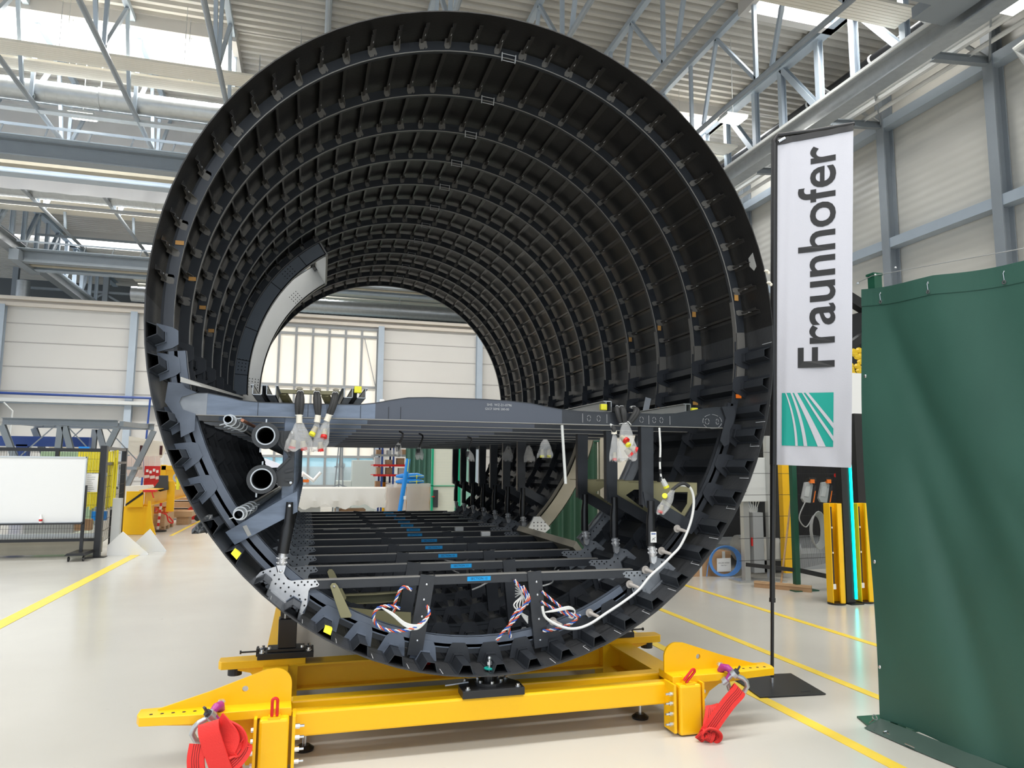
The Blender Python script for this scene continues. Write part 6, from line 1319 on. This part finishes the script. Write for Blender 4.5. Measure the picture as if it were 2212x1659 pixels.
for i in range(22): yc.ball((7.28+r_.uniform(-.15, .2), 9.4, 3.2+r_.uniform(-.25, .35)), .05, 0, 6, 4, (1.4, .6, 1))
obj('energy_chain', yc, mat('chain_yellow', (.75, .5, .02), .35), RC, label='yellow cable chain parts')
scn = MB().box((6.55, 9.0, 2.40), (7.2, 9.05, 3.07), 0).box((6.6, 9.05, 0), (6.68, 9.12, 2.9), 1).box((6.98, 8.99, 2.45), (7.25, 9.0, 2.62), 1); P_ = lambda u, v: (7.02+u, 8.985, 2.83+v)
scn.merge(text_mb('C', .11, P_, m=1))
for i in range(12): a = 2*PI*i/12; scn.tube([(7.13+.05*math.cos(a), 8.988, 2.535+.05*math.sin(a)), (7.13+.05*math.cos(a), 8.984, 2.535+.05*math.sin(a))], .0065, 5, 2)
obj('project_sign', scn, [M['white'], M['blue'], M['white']], label='white sign with a blue starred flag between banner and green curtain', category='sign')
# switch cabinet on aluminium stand
CB = thing('control_cabinet', (5.2, 9.3, 0), 'light grey control cabinet on an aluminium stand left of the flag pole', 'cabinet')
obj('box', MB().box((4.98, 9.25, 1.14), (5.44, 9.55, 1.78)), M['ltgrey'], CB, bevel=.006); obj('handle', MB().box((5.02, 9.23, 1.28), (5.06, 9.25, 1.38)), M['black'], CB)
obj('stand_leg', MB().box((5.05, 9.3, 0), (5.14, 9.39, 1.14)).box((4.9, 9.2, 0), (5.3, 9.5, .02)), M['alu'], CB); obj('stand_leg', MB().box((5.40, 9.2, 0), (5.48, 9.28, 2.1)).box((5.3, 9.1, 0), (5.6, 9.4, .02)), M['alu'], CB)
obj('cable_duct', MB().box((5.19, 9.28, .12), (5.36, 9.4, .98)), M['grey'], CB)
cw = MB()
for i in range(7): cw.tube([(5.05+.05*i, 9.35, 1.14), (5.14+.03*i, 9.36, 1.05), (5.22+.015*i, 9.36, .96)], .008, 5)
obj('cables', cw, M['wirewhite'], CB)
bx = thing('cardboard_box', (4.98, 9.95, 0), 'brown cardboard box with a white paper label and blue hose beside it', 'box')
obj('carton', MB().box((4.55, 9.9, 0), (5.2, 10.4, .36)), M['card'], bx); obj('tape_strip', MB().box((4.66, 9.895, 0), (4.70, 9.9, .36)).box((5.05, 9.895, .25), (5.10, 9.9, .36)), M['ltgrey'], bx)
lb = MB().box((4.95, 9.885, .06), (5.19, 9.893, .26), 0); lb.merge(text_mb('HOLZER ANNEX', .026, lambda u, v: (5.07+u, 9.884, .19+v), m=1)); lb.merge(text_mb('Uber No 1', .024, lambda u, v: (5.07+u, 9.884, .155+v), m=1))
obj('paper_label', lb, [M['white'], M['ink']], bx)
hs = MB()
for i in range(6):
    pts = [(5.05+(.22+.012*i)*math.cos(2*PI*k/24), 9.84-.008*i, .225+(.20+.006*i)*math.sin(2*PI*k/24)) for k in range(25)]; hs.tube([(a, b_, max(.008, c_)) for a, b_, c_ in pts], .007, 5)
hs.tube(smooth_path([(4.86, 9.84, .32), (4.78, 9.84, .2), (4.72, 9.8, .01)]), .007, 5)
obj('coiled_hose', hs, mat('hose_blue', (.10, .28, .65), .35), smooth=True, label='coiled blue hose leaning on the cardboard box', category='hose')
obj('desk', MB().box((4.3, 10.6, .72), (5.6, 11.4, .78), 0).box((4.4, 10.7, .78), (4.9, 11.1, .9), 1).box((4.4, 10.7, .1), (4.5, 10.8, .72), 0).box((4.5, 10.65, .45), (5.5, 11.2, .7), 1), [M['ltgrey'], M['blackmat']], label='grey desk with black equipment behind the cardboard box', category='desk')
rc = MB().box((5.17, 9.3, .5), (5.20, 9.32, .62)); obj('red_clamp', rc, M['redpaint'], label='small red clamp on the cabinet stand', category='clamp')
br = thing('broom', (5.15, 8.65, 0), 'wooden push broom leaning near the flag pole', 'broom')
obj('handle', MB().tube([(5.15, 8.62, .08), (5.36, 8.60, 1.31)], .014, 8), M['wood'], br, smooth=True)
obj('head', MB().bar((4.90, 8.86, .07), (5.38, 8.30, .07), .07, .03), M['wood'], br); obj('bristles', MB().bar((4.90, 8.86, .03), (5.38, 8.30, .03), .06, .06), M['card'], br)
gp_ = thing('fence_post', (5.28, 8.45, 0), 'dark green post with black mesh fence panel behind the flag pole', 'fence')
obj('post', MB().box((5.24, 8.42, 0), (5.31, 8.49, 2.2)).box((5.18, 8.36, 0), (5.55, 8.56, .012)), M['dkgreen'], gp_)
ms = MB()
for i in range(30): ms.box((5.32+.035*i, 8.45+.02*i, .28), (5.323+.035*i, 8.453+.02*i, 2.0))
for i in range(6): ms.bar((4.7, 8.9, .35+.3*i), (6.4, 9.0, .35+.3*i), .006, .006)
ms.bar((4.8, 8.9, .30), (5.26, 8.46, .27), .03, .05); ms.bar((5.3, 8.46, .27), (6.0, 8.2, .12), .04, .06)
obj('mesh_panel', ms, M['rubber'], gp_)
obj('light_curtain', MB().box((5.80, 9.4, .08), (5.93, 9.5, 1.75)), M['yellow'], label='tall yellow ribbed column just behind the dark green post', category='column')
for i, x in enumerate((5.26, 5.52)):
    tpn = thing('teach_pendant', (x+.1, 8.2, 1.15), 'grey and orange robot teach pendant hanging on the fence, %s one' % ('left', 'right'), 'teach pendant', 'robot teach pendants') if False else thing('teach_pendant', (x+.1, 8.2, 1.15), 'grey and orange teach pendant hanging on the mesh, '+('left of the two', 'right of the two')[i], 'teach pendant')
    obj('body', MB().prism([(x-.06, 1.23), (x+.0, 1.44), (x+.10, 1.45), (x+.12, 1.40), (x+.07, 1.17), (x-.03, 1.18)], 8.18, 8.22), M['grey'], tpn, bevel=.006); obj('screen', MB().prism([(x-.035, 1.26), (x+.0, 1.39), (x+.07, 1.39), (x+.035, 1.25)], 8.175, 8.18), M['galv'], tpn)
    obj('grip', MB().prism([(x+.07, 1.17), (x+.12, 1.40), (x+.15, 1.40), (x+.11, 1.18)], 8.16, 8.22), M['rubber'], tpn); obj('orange_edge', MB().prism([(x+.085, 1.18), (x+.125, 1.33), (x+.135, 1.33), (x+.10, 1.18)], 8.155, 8.16).box((x+.06, 8.15, 1.43), (x+.12, 8.2, 1.48)), M['orange'], tpn)
    obj('hook', MB().box((x+.05, 8.17, 1.46), (x+.16, 8.24, 1.50)), M['black'], tpn)
cc = MB()
for k in range(8):
    for j, xx in enumerate((5.36, 5.58)):
        rx, rz = .085+.004*k, .19+.008*k; cc.tube([(xx+rx*math.cos(2*PI*i/20)+.004*k, 8.15-.006*k, .82+rz*math.sin(2*PI*i/20)) for i in range(21)], .0065, 5)
cc.tube(smooth_path([(5.24, 8.18, 1.18), (5.14, 8.18, .98), (5.24, 8.18, .86), (5.34, 8.16, 1.0)]), .008, 6)
obj('cable_coil', cc, M['grey'], smooth=True, label='grey coiled cables hanging below the two teach pendants', category='cable')
es = MB().box((5.29, 7.58, 1.50), (5.37, 7.64, 1.58), 0).tube([(5.29, 7.6, 1.54), (5.25, 7.6, 1.54)], .025, 12, 1).tube([(5.33, 7.62, 1.50), (5.33, 7.62, 1.2), (5.30, 7.62, .9)], .008, 6, 2)
obj('emergency_stop', es, [M['yellow'], M['redpaint'], M['grey']], label='yellow emergency stop box with red button above the bollards', category='emergency stop')
ld = thing('light_column', (5.30, 7.48, 0), 'black column with a glowing cyan light strip between the yellow bollards', 'light column')
obj('column', MB().box((5.22, 7.46, .02), (5.34, 7.56, 2.3)), M['black'], ld); obj('light_strip', MB().box((5.335, 7.44, .06), (5.36, 7.46, 2.25)), M['led'], ld); obj('foot_plate', MB().box((5.235, 7.40, 0), (5.415, 7.60, .012)), M['black'], ld)
obj('black_column', MB().box((5.84, 7.9, 0), (6.08, 8.1, 2.35)), M['black'], label='broad black machine column behind the right yellow bollard', category='column')
for x, lab in ((5.12, 'left of the glowing strip'), (5.53, 'right of the glowing strip')):
    b_ = thing('guard_bollard', (x, 7.5, 0), 'yellow half-open protective bollard on a black foot, '+lab, 'bollard')
    obj('shield', MB().prism([(x-.085, 7.58), (x-.085, 7.47), (x-.075, 7.47), (x-.075, 7.57)], .02, 1.2, 'z').prism([(x-.0, 7.44), (x+.04, 7.42), (x+.085, 7.46), (x+.085, 7.58), (x+.07, 7.58), (x+.07, 7.47), (x+.04, 7.44), (x, 7.46)], .02, 1.2, 'z').box((x-.08, 7.57, .02), (x+.085, 7.585, 1.2)), M['yellow'], b_, bevel=.003)
    obj('sensor_strip', MB().box((x-.055, 7.50, .2), (x-.03, 7.53, 1.16)), M['duct_grey'], b_); obj('sensor_end', MB().box((x-.06, 7.49, .18), (x-.02, 7.53, .24)).box((x-.05, 7.49, .6), (x-.035, 7.5, .62)).box((x-.05, 7.49, .9), (x-.035, 7.5, .92)), M['white'], b_)
    obj('foot_disc', MB().tube([(x, 7.52, 0), (x, 7.52, .02)], .105, 24), M['black'], b_)
